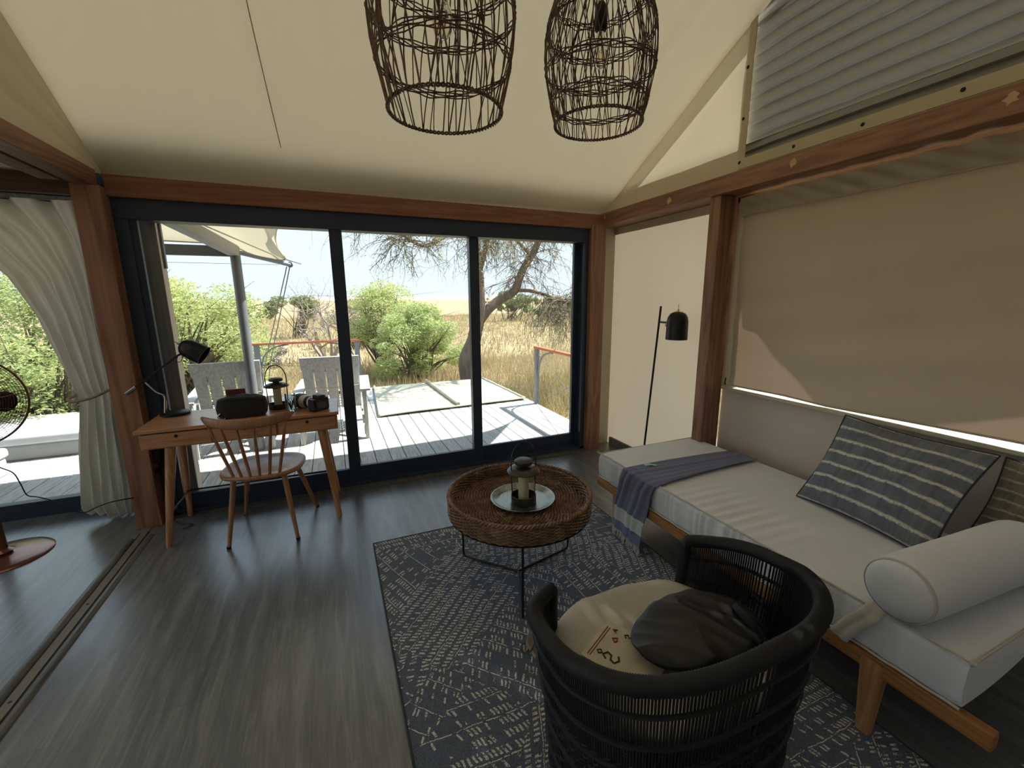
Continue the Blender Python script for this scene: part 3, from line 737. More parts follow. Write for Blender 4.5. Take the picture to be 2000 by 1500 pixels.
MB().lathe([(0, .004), (.026, .004), (.03, .01), (.032, .12), (.034, .12), (.033, 0), (0, 0)], 28, (-.297, 3.14, DZ)).build('tumbler', glass_mat('tumbler_glass', (.93, .95, .94, 1), 1.6), gl, smooth=True)
m_sprig = plain('sprig_green', C(70, 84, 50), .7)
mb = MB()
for i in range(7):
    a = i * .9; mb.tube([(-.297, 3.14, DZ + .01), (-.297 + .015 * math.cos(a), 3.14 + .015 * math.sin(a), DZ + .06), (-.297 + .024 * math.cos(a + .5), 3.14 + .024 * math.sin(a + .5), DZ + .088)], [.002, .004, .001], 5)
mb.build('sprig', m_sprig, gl, smooth=True, kind='stuff')

cm = thing('photo_camera', 'black camera with a fat white telephoto lens on the writing desk', 'camera', (-.155, 3.16, DZ))
m_cblack = plain('camera_black', C(24, 24, 26), .5)
cb = Vector((-.125, 3.10, DZ)); cdir = Vector((-.62, .72, .0)).normalized(); cs = Vector((cdir.y, -cdir.x, 0))
CMt = Matrix(((cs.x, cdir.x, 0, cb.x), (cs.y, cdir.y, 0, cb.y), (0, 0, 1, cb.z), (0, 0, 0, 1)))
bod = MB().box((-.062, -.032, 0), (.062, .032, .084), CMt).build('body', m_cblack, cm, bevel=.01, bseg=3)
MB().box((-.024, -.04, .08), (.024, .03, .108), CMt).build('viewfinder', m_cblack, cm, bevel=.008, bseg=3)
MB().box((.034, -.03, .0), (.066, .055, .08), CMt).build('grip', m_cblack, cm, bevel=.012, bseg=3)
MB().box((-.045, -.036, .014), (.03, -.031, .066), CMt).build('screen', plain('dark_screen', C(16, 18, 22), .15), bod)
MB().lathe([(0, .012), (.012, .012), (.013, 0)], 16, CMt @ Vector((.045, .0, .084))).build('dial', m_cblack, cm, smooth=True)
LR = Matrix(((cs.x, 0, cdir.x, 0), (cs.y, 0, cdir.y, 0), (0, 1, 0, 0), (0, 0, 0, 1)))
lc = CMt @ Vector((0, .03, .048))
ln = MB().lathe([(.030, 0), (.034, .01), (.034, .03), (.038, .035), (.038, .08), (.046, .10), (.046, .13), (.044, .13), (.040, .10), (0, .098)], 36, lc, LR).build('lens', plain('lens_white', C(222, 220, 212), .4), cm, smooth=True, sharp=35)
MB().lathe([(.0385, .045), (.0405, .047), (.0405, .072), (.0385, .074)], 36, lc, LR).build('zoom_ring', m_cblack, ln, smooth=True, sharp=35)
MB().lathe([(.047, .118), (.051, .12), (.051, .165), (.048, .165), (.048, .12)], 36, lc, LR).build('lens_hood', m_cblack, ln, smooth=True, sharp=35)
MB().lathe([(.039, .004), (.042, .006), (.042, .022), (.039, .024)], 30, lc, LR).build('collar', m_chrome, ln, smooth=True)
MB().box((-.012, .05, -.004), (.012, .08, .012), CMt @ Matrix.Translation((0, .0, -.0))).build('lens_foot', m_lant, ln, bevel=.003)

# ---- sockets and leads by the post
pw = thing('power_adapter', 'black plug and adapter on the post under the desk', 'adapter', (-1.165, 3.42, .45))
MB().box((-1.176, 3.40, .43), (-1.135, 3.46, .52)).build('body', m_cblack, pw, bevel=.006)
MB().box((-1.176, 3.395, .36), (-1.15, 3.43, .39)).build('plug', m_cblack, pw, bevel=.004)
MB().tube(smooth_pts([(-1.155, 3.41, .36), (-1.15, 3.40, .25), (-1.12, 3.36, .12), (-1.09, 3.34, .02), (-1.0, 3.30, .006), (-.98, 3.27, .006), (-1.03, 3.24, .006)]), .003, 6).build('lead', m_black, pw, smooth=True)
fl = thing('fan_lead', 'thin black lead looping from the fan past the curtain to the post', 'cable', (-1.6, 3.45, 0))
pts = [at_y(-40, 895, 3.42), at_y(0, 913, 3.42), at_y(26, 924, 3.42), at_y(40, 945, 3.42), at_y(53, 967, 3.42), at_y(75, 971, 3.42), at_y(105, 979, 3.42), at_y(135, 995, 3.40), at_y(165, 1001, 3.38), at_y(190, 990, 3.37), at_y(220, 980, 3.36), at_y(262, 972, 3.358)]
MB().tube(smooth_pts(pts), .0035, 6).build('wire', m_black, fl, smooth=True)

# ---- daybed
BX0, BX1, BY0, BY1 = 1.612, 2.455, .44, 2.285
BZ0, BZ1 = .295, .466
bd = thing('daybed', 'low wooden daybed with a thick cream linen mattress against the canvas wall', 'daybed', (2.03, 1.36, 0))
MB().box((BX0 - .010, .362, .236), (BX0 + .03, 2.295, BZ0 - .002)).build('rail', m_bedwood, bd, bevel=.006)
MB().box((BX1 - .03, .362, .236), (BX1 + .01, 2.295, BZ0 - .002)).build('rail', m_bedwood, bd, bevel=.006)
MB().box((BX0 + .03, BY0 + .1, .24), (BX1 - .03, BY0 + .16, BZ0 - .004)).build('cross_rail', m_bedwood, bd)
MB().box((BX0 + .03, BY1 - .08, .24), (BX1 - .03, BY1 - .02, BZ0 - .004)).build('cross_rail', m_bedwood, bd)
MB().box((BX0 + .03, BY0 + .02, BZ0 - .02), (BX1 - .03, BY1 - .01, BZ0 - .003)).build('platform', m_bedwood, bd)
for x, y, sx in ((BX0 + .015, .655, -1), (BX0 + .03, 2.10, -1), (BX1 - .03, .655, 1), (BX1 - .03, 2.10, 1)):
    MB().bar((x, y, .285), (x + sx * .026, y - .012, 0), .075, .05, (1, 0, 0), .042, .03).build('leg', m_leg, bd, bevel=.008)
m_linen = fabric('cream_linen', C(237, 239, 241), 0, .9, 500, .04, .35, big=4)
mb = MB()
def mattress(u, v):
    # v: 0..1 around the cross-section, u along Y
    y = lerp(BY0, BY1, u)
    e = .022
    loop = [(BX0 + .012, BZ0), (BX0 + .002, BZ0 + .02), (BX0 - .004, (BZ0 + BZ1) / 2), (BX0, BZ1 - .022), (BX0 + .012, BZ1 - .004), (BX0 + .05, BZ1), (lerp(BX0, BX1, .5), BZ1 + .006), (BX1 - .05, BZ1), (BX1 - .012, BZ1 - .004), (BX1, BZ1 - .022), (BX1, BZ0 + .02), (BX1 - .012, BZ0)]
    # resample by index
    idx = v * (len(loop) - 1); a = min(int(idx), len(loop) - 2); t = idx - a
    x = lerp(loop[a][0], loop[a + 1][0], t); z = lerp(loop[a][1], loop[a + 1][1], t)
    end = min(u, 1 - u) * (BY1 - BY0)
    sq = 1 - .10 * max(0, 1 - end / .03) ** 2
    zc = (BZ0 + BZ1) / 2; z = zc + (z - zc) * sq
    if z > BZ0 + .01:
        # creases across the front of the top and down the front face
        front = math.exp(-((x - BX0 - .12) / .16) ** 2)
        seg = max(0, 1 - abs((y - 1.35) / .42))
        z += .006 * front * seg * math.sin(y * 95 + 8 * (x - BX0)) * (1 if z > BZ1 - .02 else 0)
        if x < BX0 + .02: x += .0045 * math.sin(y * 120 + 2.5 * math.sin(y * 31)) * (.25 + seg) + .004 * math.sin(y * 43)
    return Vector((x, y, z))
mb.grid(mattress, 240, 55)
mt = mb.build('mattress', m_linen, bd, smooth=True, sharp=180)
for uu, sg in ((0.0, -1), (1.0, 1)):
    cc = Vector(((BX0 + BX1) / 2, 0, (BZ0 + BZ1) / 2))
    def endcap(u, v):
        p = mattress(uu, u); r = 1 - v
        return Vector((cc.x + (p.x - cc.x) * r, p.y + sg * .014 * (1 - r ** 3), cc.z + (p.z - cc.z) * r))
    mb = MB(); mb.grid(endcap, 55, 8); mb.build('mattress_end', m_linen, mt, smooth=True, sharp=180)
m_pipe = fabric('linen_piping', C(212, 205, 190), 0, .9, 500)
for x, z, off in ((BX0 + .008, BZ1 - .004, 0), (BX0 + .004, BZ0 + .006, 0)):
    MB().tube([(x - .004, lerp(BY0, BY1, i / 60), z + .0015 * math.sin(i * 1.7)) for i in range(61)], .0045, 6).build('piping', m_pipe, mt, smooth=True)
MB().tube(smooth_pts([(BX0 + .006, BY0 - .004, BZ1 - .006), (BX1 - .01, BY0 - .004, BZ1 - .006)], 8), .0045, 6).build('piping', m_pipe, mt, smooth=True)
MB().tube(smooth_pts([(BX0 + .006, BY1 + .004, BZ1 - .006), (BX1 - .01, BY1 + .004, BZ1 - .006)], 8), .0045, 6).build('piping', m_pipe, mt, smooth=True)
for x, y in ((BX0 + .002, BY0 - .002), (BX0 + .002, BY1 + .002)):
    MB().tube(smooth_pts([(x, y, BZ1 - .01), (x - .012, y - (.01 if y < 1 else -.01), BZ1 + .006), (x - .006, y, BZ1 + .002)], 5), .005, 6).build('corner_ear', m_pipe, mt, smooth=True)

# ---- throw
def throw_mat():
    k = NT('striped_throw'); v = k.coord('Object'); xy = k.node('ShaderNodeSeparateXYZ'); k.l.new(v, xy.inputs[0])
    fine = k.noise(v, 420, 2); blue = k.ramp(fine, [(.3, C(104, 108, 136)), (.7, C(134, 138, 164))]); wht = k.ramp(fine, [(.3, C(188, 186, 180)), (.7, C(222, 220, 214))])
    z = xy.outputs[2]; m = k.math('MULTIPLY', k.math('GREATER_THAN', z, .125), k.math('LESS_THAN', z, .215))
    return k.pbr(k.mix(m, blue, wht), .95, 0, .1, k.bump(fine, .3, .002), sheen=.2)
th = thing('throw_blanket', 'blue-grey fringed throw with a white stripe draped over the foot of the daybed', 'blanket', (1.62, 1.87, 0))
zz = BZ1 + .012
path = [(2.43, zz), (2.2, zz + .004), (1.9, zz + .006), (1.70, zz + .003), (BX0 + .02, zz - .001), (BX0 - .016, zz - .018), (BX0 - .026, .40), (BX0 - .026, .32), (BX0 - .032, .26), (BX0 - .042, .2), (BX0 - .044, .055)]
def throw(u, v):
    j = u * (len(path) - 1); a = min(int(j), len(path) - 2); t = j - a
    x = lerp(path[a][0], path[a + 1][0], t); z = lerp(path[a][1], path[a + 1][1], t)
    y0 = interp([(0, 1.93), (.4, 1.975), (.5, 2.01), (.7, 2.035), (1, 2.045)], u); y1 = interp([(0, 1.74), (.25, 1.71), (.4, 1.70), (.6, 1.745), (1, 1.785)], u)
    y = lerp(y0, y1, v)
    w = .007 * math.sin(v * 11 + u * 3) + .004 * math.sin(v * 23 + u * 9)
    if u > .45: x += -abs(w) * 1.2
    else: z += abs(w) * .8
    if u > .45: z += .05 * (.5 - v) * (u - .45)
    return Vector((x, y, z))
throw_mb = MB(); throw_mb.grid(throw, 70, 40)
_tm = throw_mat()
cl = throw_mb.build('cloth', _tm, th, smooth=True, sharp=180, solid=.004)
mb = MB()
for i in range(46):
    v = i / 45; p = throw(1.0, v); q = p + Vector((-.004 + rnd.uniform(-.012, .006), rnd.uniform(-.012, .012), -.045 - rnd.uniform(0, .014) + .006))
    mb.tube([p + Vector((0, 0, .004)), (p + q) / 2 + Vector((rnd.uniform(-.004, .004), rnd.uniform(-.004, .004), 0)), q], [.0028, .0035, .0012], 4)
mb.build('fringe', fabric('fringe_cotton', C(205, 202, 194)), th, smooth=True, kind='stuff')
q = at_z(1268, 907, zz + .012); MB().grid(lambda u, v: Vector((q.x + lerp(-.035, .04, u), q.y + lerp(-.012, .012, v) - .02 * u, zz + .013 + .004 * math.sin(5 * u))), 6, 2).build('cloth_label', fabric('pale_label', C(190, 222, 224)), th, solid=.002, label='pale blue label')

# ---- cushions
def pillow(name, label, BL, BR, TL, TR_, thick, mat, wob=.01, seed=1):
    o = thing(name, label, 'cushion', (lerp(BL[0], BR[0], .5), lerp(BL[1], BR[1], .5), BZ1))
    BL, BR, TL, TR_ = map(Vector, (BL, BR, TL, TR_)); n = (BR - BL).cross(TL - BL).normalized()
    if n.x > 0: n = -n
    def surf(sgn):
        def f(u, v):
            pin = .06
            uu = u + pin * math.sin(PI * v) * (.5 - u) * 1.2 * 1; vv = v + pin * math.sin(PI * u) * (.5 - v) * 1.2
            p = BL * (1 - uu) * (1 - vv) + BR * uu * (1 - vv) + TL * (1 - uu) * vv + TR_ * uu * vv
            t = (max(0, math.sin(PI * u)) * max(0, math.sin(PI * v))) ** .48
            w = wob * math.sin(9 * u + 5 * v + seed) * math.sin(7 * v + seed) * t
            return p + n * (sgn * thick * t + w)
        return f
    mb = MB(); mb.grid(surf(1), 40, 34); mb.grid(surf(-.45), 40, 34)
    c = mb.build('cover', mat, o, smooth=True, sharp=180)
    c.data.uv_layers.new(name='uv')
    uvs = c.data.uv_layers[0].data; W = 41; per = 41 * 35
    for lp in c.data.loops:
        i = lp.vertex_index % per; uvs[lp.index].uv = ((i % W) / 40, (i // W) / 34)
    edge = [surf(0)(i / 20, 0) for i in range(20)] + [surf(0)(1, i / 20) for i in range(20)] + [surf(0)(1 - i / 20, 1) for i in range(20)] + [surf(0)(0, 1 - i / 20) for i in range(20)]
    MB().tube(edge, .004, 6, closed=True).build('piping', fabric(name + '_pipe', C(60, 62, 66)), c, smooth=True)
    return o
def tiedye(name, base1, base2, white, rows):
    k = NT(name); t = k.node('ShaderNodeTexCoord'); uv = t.outputs['UV']
    xy = k.node('ShaderNodeSeparateXYZ'); k.l.new(uv, xy.inputs[0])
    n = k.noise(uv, 6, 4, .6); n2 = k.noise(uv, 38, 3, .7)
    m = k.node('ShaderNodeMapping'); m.inputs['Scale'].default_value = (26, 2, 1); k.l.new(uv, m.inputs[0]); n3 = k.noise(m.outputs[0], 1.2, 3)
    base = k.ramp(k.math('ADD', k.math('MULTIPLY', n, .6), k.math('MULTIPLY', n3, .45)), [(.3, base1), (.75, base2)])
    vv = k.math('ADD', xy.outputs[1], k.math('MULTIPLY_ADD', n, .05, k.math('MULTIPLY_ADD', n2, .03, -.04)))
    fr = k.math('ABSOLUTE', k.math('SUBTRACT', k.math('FRACT', k.math('MULTIPLY', vv, rows)), .5))
    st = k.math('MULTIPLY', k.ramp(fr, [(.36, (0, 0, 0, 1)), (.45, (1, 1, 1, 1))]), k.ramp(n2, [(.25, (.35, .35, .35, 1)), (.6, (1, 1, 1, 1))]))
    col = k.mix(st, base, white)
    uu = k.math('ADD', xy.outputs[0], k.math('MULTIPLY', n, .05)); fu = k.math('ABSOLUTE', k.math('SUBTRACT', k.math('FRACT', k.math('MULTIPLY', uu, 8)), .5))
    dk_ = k.math('MULTIPLY', k.ramp(fu, [(.472, (0, 0, 0, 1)), (.49, (1, 1, 1, 1))]), k.ramp(n, [(.35, (0, 0, 0, 1)), (.6, (1, 1, 1, 1))]))
    col = k.mix(k.math('MULTIPLY', dk_, .32), col, tuple(x * .35 for x in base1[:3]) + (1,))
    return k.pbr(col, .9, 0, .12, k.bump(n2, .25, .003), sheen=.15)
m_dye = tiedye('grey_tie_dye', C(88, 92, 100), C(136, 142, 150), C(226, 222, 206), 7)
m_dye2 = tiedye('brown_tie_dye', C(96, 88, 74), C(150, 140, 118), C(180, 172, 150), 9)
pillow('cushion', 'brown-grey crinkled cushion behind the white bolster', (2.39, .76, BZ1 + .01), (2.38, .28, BZ1 + .02), (2.535, .73, .84), (2.535, .26, .81), .055, m_dye2, .012, 5)
pillow('cushion', 'large grey tie-dyed cushion with white bands leaning on the wall', (2.17, 1.315, BZ1 + .012), (2.10, .745, BZ1 + .012), (2.46, 1.30, .885), (2.44, .72, .865), .075, m_dye, .012, 2)

bo = thing('bolster', 'round cream linen bolster lying across the near end of the daybed', 'bolster', (2.0, .60, BZ1))
a0 = Vector((1.575, .625, BZ1 + .108)); a1 = Vector((2.33, .575, BZ1 + .112)); dx = (a1 - a0).normalized()
RB = dx.to_track_quat('Z', 'Y').to_matrix().to_4x4(); Lb = (a1 - a0).length
prof = [(0, 0), (.04, .001), (.075, .008), (.094, .024), (.101, .05), (.103, .12), (.102, Lb * .5), (.103, Lb - .12), (.101, Lb - .05), (.092, Lb - .02), (.06, Lb - .004), (0, Lb)]
MB().lathe(prof, 40, a0, RB).build('cover', m_linen, bo, smooth=True, sharp=180)
MB().lathe([(.0955, .024), (.099, .026), (.099, .034), (.0965, .036)], 40, a0, RB).build('piping', m_pipe, bo, smooth=True)
mb = MB(); tri = [at_x(1712, 1142, 1.6), at_x(1728, 1160, 1.6)]
def strap(u, v):
    pts = [(BX0 + .055, .672, BZ1 + .012), (BX0 + .01, .70, BZ1 + .006), (BX0 - .008, .715, BZ1 - .03), (BX0 - .010, .752, .38), (BX0 - .010, .782, .318), (BX0 - .006, .79, BZ0 + .002)]
    j = u * (len(pts) - 1); a = min(int(j), len(pts) - 2); t = j - a; p = lerp(Vector(pts[a]), Vector(pts[a + 1]), t)
    return p + Vector((-.003 * math.sin(PI * v * 2) ** 2 - .004, -.058 * v, -.012 * v * (1 if u > .3 else 0)))
mb.grid(strap, 24, 8); mb.build('strap', m_pipe, bo, smooth=True, sharp=180, solid=.004)

# ---- black cord armchair
AC = Vector((.868, .80, 0))
ar = thing('cord_armchair', 'black woven cord tub armchair with its back to the viewer', 'armchair', AC)
m_cord = plain('black_cord', C(30, 31, 34), .6, 0, .4, .25, 60, .3, 300)
m_wrap = plain('black_wrapped_cord', C(33, 34, 37), .55, 0, .4, .25, 60, .3, 200)
PH0, PH1 = math.radians(135), math.radians(135 + 274)          # from the left front tip round the back to the right tip
def rim_xy(ph, f=1.0):
    c, s = math.cos(ph), math.sin(ph)
    a, b = .405, .295
    e = .80
    x = a * math.copysign(abs(c) ** e, c); y = b * math.copysign(abs(s) ** e, s)
    return x * f, y * f
def rim_pt(t):
    ph = lerp(PH0, PH1, t); x, y = rim_xy(ph)
    if t < .08: x += .03 * (.08 - t) / .08
    z = interp([(0, .600), (.05, .612), (.25, .672), (.5, .712), (.75, .690), (.93, .632), (1, .618)], t)
    return AC + Vector((x - .02, y + .02, z))
def shell(t, v):
    """v=0 rim, v=1 lower edge"""
    p = rim_pt(t); f = interp([(0, 1), (.25, .97), (.6, .90), (1, .86)], v)
    return Vector((AC.x - .02 + (p.x - AC.x + .02) * f, AC.y + .02 + (p.y - AC.y - .02) * f, lerp(p.z, .10, v)))
NS = 60
rim = [rim_pt(i / NS) for i in range(NS + 1)]
mb = MB(); NW = 520
mb.tube([rim_pt(i / NW) for i in range(NW + 1)], [.021 + (.0022 if i % 2 else 0) for i in range(NW + 1)], 10)
mb.build('rim', m_wrap, ar, smooth=True, sharp=180)
for t, off in ((0.0, Vector((0, 0, 0))), (1.0, Vector((0, 0, 0)))):
    p = rim_pt(t); b = shell(t, 1.0)
    N = 120; pts = [lerp(p, Vector((lerp(p.x, b.x, .45), lerp(p.y, b.y, .0) + .02, 0)), i / N) for i in range(N + 1)]
    MB().tube(pts, [.019 + (.002 if i % 2 else 0) for i in range(N + 1)], 10).build('front_leg', m_wrap, ar, smooth=True, sharp=180)
for t in (.33, .68):
    p = shell(t, .45); b = shell(t, 1.0)
    MB().tube([p, shell(t, .7), Vector((b.x, b.y, 0))], [.017, .018, .016], 10).build('back_leg', m_wrap, ar, smooth=True)
mb = MB(); NC = 205
for i in range(NC):
    t = (i + .5) / NC; j = rnd.uniform(-.0012, .0012)
    mb.tube([shell(t + j * v, v * .98) for v in (0, .2, .4, .6, .8, 1)], .0036, 4, caps=False)
mb.build('upright_cords', m_cord, ar, smooth=True, sharp=180, kind='stuff')
mb = MB()
for k_ in range(16):
    v = .42 + k_ * .036
    mb.tube([shell(i / 90, v) + (shell(i / 90, v) - Vector((AC.x, AC.y, shell(i / 90, v).z))).normalized() * (.004 if (i + k_) % 2 else -.003) for i in range(91)], .0034, 4, caps=False)
mb.build('cross_weave', m_cord, ar, smooth=True, sharp=180, kind='stuff')
for v0 in (.14, .30, .44, .62, .80, .98):
    MB().tube([shell(i / 80, v0) * 1.0 + (shell(i / 80, v0) - Vector((AC.x, AC.y, shell(i / 80, v0).z))).normalized() * .005 for i in range(81)], .0065, 6).build('hoop', m_wrap, ar, smooth=True)
MB().tube([shell(1, .52), shell(0, .52)], .018, 10).build('front_bar', m_wrap, ar, smooth=True)
mb = MB()
for i in range(60):
    u = i / 59; a_ = shell(lerp(.02, .5, u), .52); b_ = shell(lerp(.98, .5, u), .52); mb.tube([a_, b_], .004, 4)
mb.build('seat_weave', m_cord, ar, smooth=True, kind='stuff')
mb = MB()
def cush(u, v):
    a = 2 * PI * u; c, s = math.cos(a), math.sin(a); e = .7
    x = .325 * math.copysign(abs(c) ** e, c); y = .30 * math.copysign(abs(s) ** e, s)
    if y < 0: x *= 1 - .10 * abs(y) / .30; y *= .78
    f = interp([(0, 0), (.3, .85), (.42, .98), (.5, 1), (.58, .98), (.7, .85), (1, 0)], v); z = interp([(0, .478), (.3, .473), (.42, .455), (.5, .435), (.58, .415), (.7, .402), (1, .402)], v)
    return AC + Vector((x * f - .01, y * f + .03, z + .004 * math.sin(4 * x * 9)))
mb.grid(cush, 56, 28, cu=True)
sc2 = tag(mb.build('seat_cushion', fabric('pale_seat_linen', C(190, 182, 166), 0, .9, 420, .10, .3, big=9), smooth=True, sharp=180), 'stained pale linen seat pad in the black cord armchair', 'cushion')
# printed paper pouch with red and black marks
pp = thing('printed_paper', 'cream paper slip with red and black marks on the armchair pad', 'paper', AC + Vector((-.16, .0, .48)))
pm = Matrix.Translation(AC + Vector((-.155, .035, .4835))) @ Matrix.Rotation(math.radians(28), 4, 'Z')
MB().box((-.085, -.10, 0), (.085, .11, .003), pm).build('slip', plain('cream_paper', C(206, 194, 168), .8), pp, bevel=.002)
m_red = plain('red_ink', C(150, 48, 40), .7); m_ink = plain('dark_ink', C(60, 40, 34), .7)
MB().box((-.07, .093, .003), (.06, .096, .0042), pm).build('ruled_line', m_red, pp)
MB().box((-.07, .086, .003), (.06, .088, .0042), pm).build('ruled_line', m_ink, pp)
def glyph(pts, w, mat, nm): MB().tube([pm @ Vector((x, y, .0042)) for x, y in pts], w, 5).build(nm, mat, pp, smooth=True)
glyph([(-.055, .045), (-.045, .058), (-.03, .05), (-.035, .036), (-.05, .032), (-.055, .018), (-.04, .01), (-.028, .018)], .0028, m_ink, 'mark')
glyph([(-.05, .07), (-.042, .078), (-.034, .07), (-.042, .062), (-.05, .07)], .0022, m_ink, 'mark')
glyph([(.015, .05), (.025, .062), (.034, .05), (.022, .046), (.015, .05)], .0026, m_red, 'mark')
glyph([(.05, .062), (.058, .076), (.064, .064), (.054, .068)], .002, m_red, 'mark')
glyph([(.05, .03), (.058, .038), (.066, .03), (.056, .022), (.066, .014), (.054, .008)], .0022, m_ink, 'mark')

bg_ = thing('black_bag', 'crumpled glossy black bag lying in the armchair', 'bag', AC + Vector((.03, .0, .47)))
m_bag = plain('black_glossy_nylon', C(26, 27, 30), .42, 0, .5, .15, 12, .15, 30, bdist=.006)
mb = MB()
def ridge(t): return 1 - abs(math.sin(t)) ** .7
def bag(u, v):
    a = 2 * PI * u; th_ = PI * v
    x = .215 * math.sin(th_) ** .8 * math.cos(a); y = .135 * math.sin(th_) ** .8 * math.sin(a)
    z = (1 + math.cos(th_)) / 2
    h = .105 * (z ** .45) * (1 - .35 * (x / .215) ** 2)
    w = .014 * ridge(9 * x + 16 * y + 1.2 * math.sin(11 * x)) + .010 * ridge(17 * x - 9 * y + .6 + math.sin(9 * y)) + .004 * ridge(41 * x + 23 * y + 2 * math.sin(14 * y))
    yy = y + .02 * math.sin(8 * x)
    M_ = Matrix.Rotation(math.radians(-14), 4, 'Z')
    return AC + Vector((.06, -.015, .474)) + M_ @ Vector((x, yy, h + (w - .008) * min(1, h * 14)))
mb.grid(bag, 130, 70, cu=True); mb.build('body', m_bag, bg_, smooth=True, sharp=180)
mb = MB(); M_ = Matrix.Rotation(math.radians(-12), 4, 'Z')
MB().grid(lambda u, v: AC + Vector((.055, -.02, .478)) + M_ @ Vector((.13 + .02 * v + .008 * math.sin(9 * u), lerp(.10, -.10, u), .012 + .085 * math.sin(PI * u) ** .6 + .006 * v)), 24, 3).build('strap', fabric('black_webbing', C(40, 41, 44)), bg_, smooth=True, solid=.003)
for k_ in range(4):
    c0 = AC + Vector((.02 + .022 * k_, -.075 + .01 * (k_ % 2), .555 - .006 * k_))
    MB().tube([c0 + Vector((.011 * math.cos(a_), .004 * math.sin(2 * a_), .009 * math.sin(a_))) for a_ in [2 * PI * i / 12 for i in range(12)]], .0018, 5, closed=True).build('buckle_ring', m_chrome, bg_, smooth=True)

# ---- shoe by the armchair
sh_ = thing('shoe', 'grey-brown shoe with teal lining on the rug beside the armchair', 'shoe', (.735, 1.36, 0))
SM = Matrix.Translation((.728, 1.345, .009)) @ Matrix.Rotation(math.radians(98), 4, 'Z')
m_suede = fabric('grey_suede', C(112, 98, 84), 0, .9, 300, .1, .2)
def shoe(u, v):
    x = lerp(-.14, .14, u); w = interp([(0, .02), (.08, .036), (.35, .036), (.65, .046), (.88, .040), (1, .012)], u); h = interp([(0, .05), (.1, .085), (.35, .085), (.5, .07), (.75, .048), (.92, .040), (1, .022)], u)
    a = PI * v; return SM @ Vector((x, w * math.cos(a), .012 + h * math.sin(a) ** .7))
mb = MB(); mb.grid(shoe, 30, 18); mb.build('upper', m_suede, sh_, smooth=True, sharp=180)
mb = MB(); mb.grid(lambda u, v: SM @ Vector((lerp(-.145, .146, u), interp([(0, .02), (.08, .04), (.35, .039), (.65, .05), (.88, .044), (1, .012)], u) * math.cos(PI * v) * 1.02, .0 if v in (0.0, 1.0) else .013)), 30, 8)
mb.build('sole', plain('pale_rubber', C(150, 140, 126), .7), sh_, smooth=True, solid=.004)
MB().grid(lambda u, v: SM @ Vector((lerp(-.10, .0, u), lerp(-.028, .028, v), .094 - .02 * u + .004 * math.sin(PI * v))), 8, 6).build('lining', fabric('teal_lining', C(70, 128, 124)), sh_, smooth=True, solid=.004)
MB().tube(smooth_pts([SM @ Vector(p) for p in ((.03, .0, .07), (.05, .03, .06), (.06, .06, .01), (.10, .08, .003), (.12, .05, .003), (.09, .04, .003), (.07, .07, .004))]), .0025, 5).build('lace', fabric('brown_lace', C(90, 74, 60)), sh_, smooth=True)

# ---- reading lamp on a stand
fl_ = thing('floor_lamp', 'slim black floor lamp with a domed shade behind the daybed', 'lamp', (2.44, 2.82, 0))
MB().lathe([(0, 0), (.115, 0), (.12, .004), (.12, .016), (.112, .02), (0, .021)], 40, (2.44, 2.82, 0)).build('base', m_black, fl_, smooth=True)
pt = at_x(1291, 598, 2.44)
MB().tube([(2.44, 2.82, .01), tuple(pt)], .0085, 10).build('pole', m_black, fl_, smooth=True)
pa = at_x(1289, 629, 2.44); ps = at_x(1323, 632, 2.40)
MB().tube([pa, lerp(pa, ps, .6)], .008, 8).build('arm', m_black, fl_, smooth=True)
MB().lathe([(0, .105), (.03, .102), (.055, .088), (.071, .062), (.077, .03), (.079, -.105), (.076, -.105), (.074, .03), (.066, .06), (.05, .08), (0, .095)], 36, ps - Vector((0, 0, .015))).build('shade', m_black, fl_, smooth=True, sharp=50)
MB().tube([ps + Vector((0, 0, .088)), ps + Vector((0, 0, .105))], .009, 10).tube([ps + Vector((0, 0, .105)), ps + Vector((0, 0, .145))], .003, 8).build('finial', m_brass, fl_, smooth=True)
kd = at_x(1307, 637, 2.36); kn = (pa - ps); kn.z = 0; kn.normalize(); kq = (CAM - ps); kq.z = 0; kq.normalize(); kv = (kn * .85 + kq * .55).normalized()
MB().lathe([(0, .008), (.016, .007), (.018, 0), (.018, -.006)], 20, ps + kv * .078 + Vector((0, 0, -.01)), kv.to_track_quat('Z', 'Y').to_matrix().to_4x4()).build('pivot_knob', m_brass, fl_, smooth=True)

# ---- curtain
cu = thing('curtain', 'white linen curtain tied back beside the timber post', 'curtain', (-1.6, 3.64, 0))
m_curt = fabric('white_linen_curtain', C(238, 234, 224), .34, .9, 600, .03, .15, C(235, 228, 210), big=6)
LT = [(.0, -1.66), (.05, -1.69), (.1, -1.715), (.5, -1.66), (.84, -1.605), (.88, -1.60), (.93, -1.618), (1.081, -1.644), (1.407, -1.712), (1.666, -1.81), (1.9, -2.02), (2.11, -2.40)]
def curtain(u, v):
    z = lerp(.012, 2.11, v); xl = interp(LT, z); xr = interp([(0, -1.405), (.2, -1.40), (.88, -1.385), (2.11, -1.345)], z)
    x = lerp(xl, xr, u)
    amp = interp([(0, .045), (.7, .035), (.9, .022), (1.1, .03), (2.11, .035)], z)
    y = 3.655 + amp * math.sin(u * 34 + .6 * math.sin(z * 2)) + .35 * amp * math.sin(u * 71 + 1.3)
    if z < .12: z += .07 * (1 - u) ** 2 * (1 - z / .12) * (1 if u < .45 else 0)
    return Vector((x + .004 * math.sin(z * 9 + u * 20), y, z))
mb = MB(); mb.grid(curtain, 150, 60); mb.build('cloth', m_curt, cu, smooth=True, sharp=180)
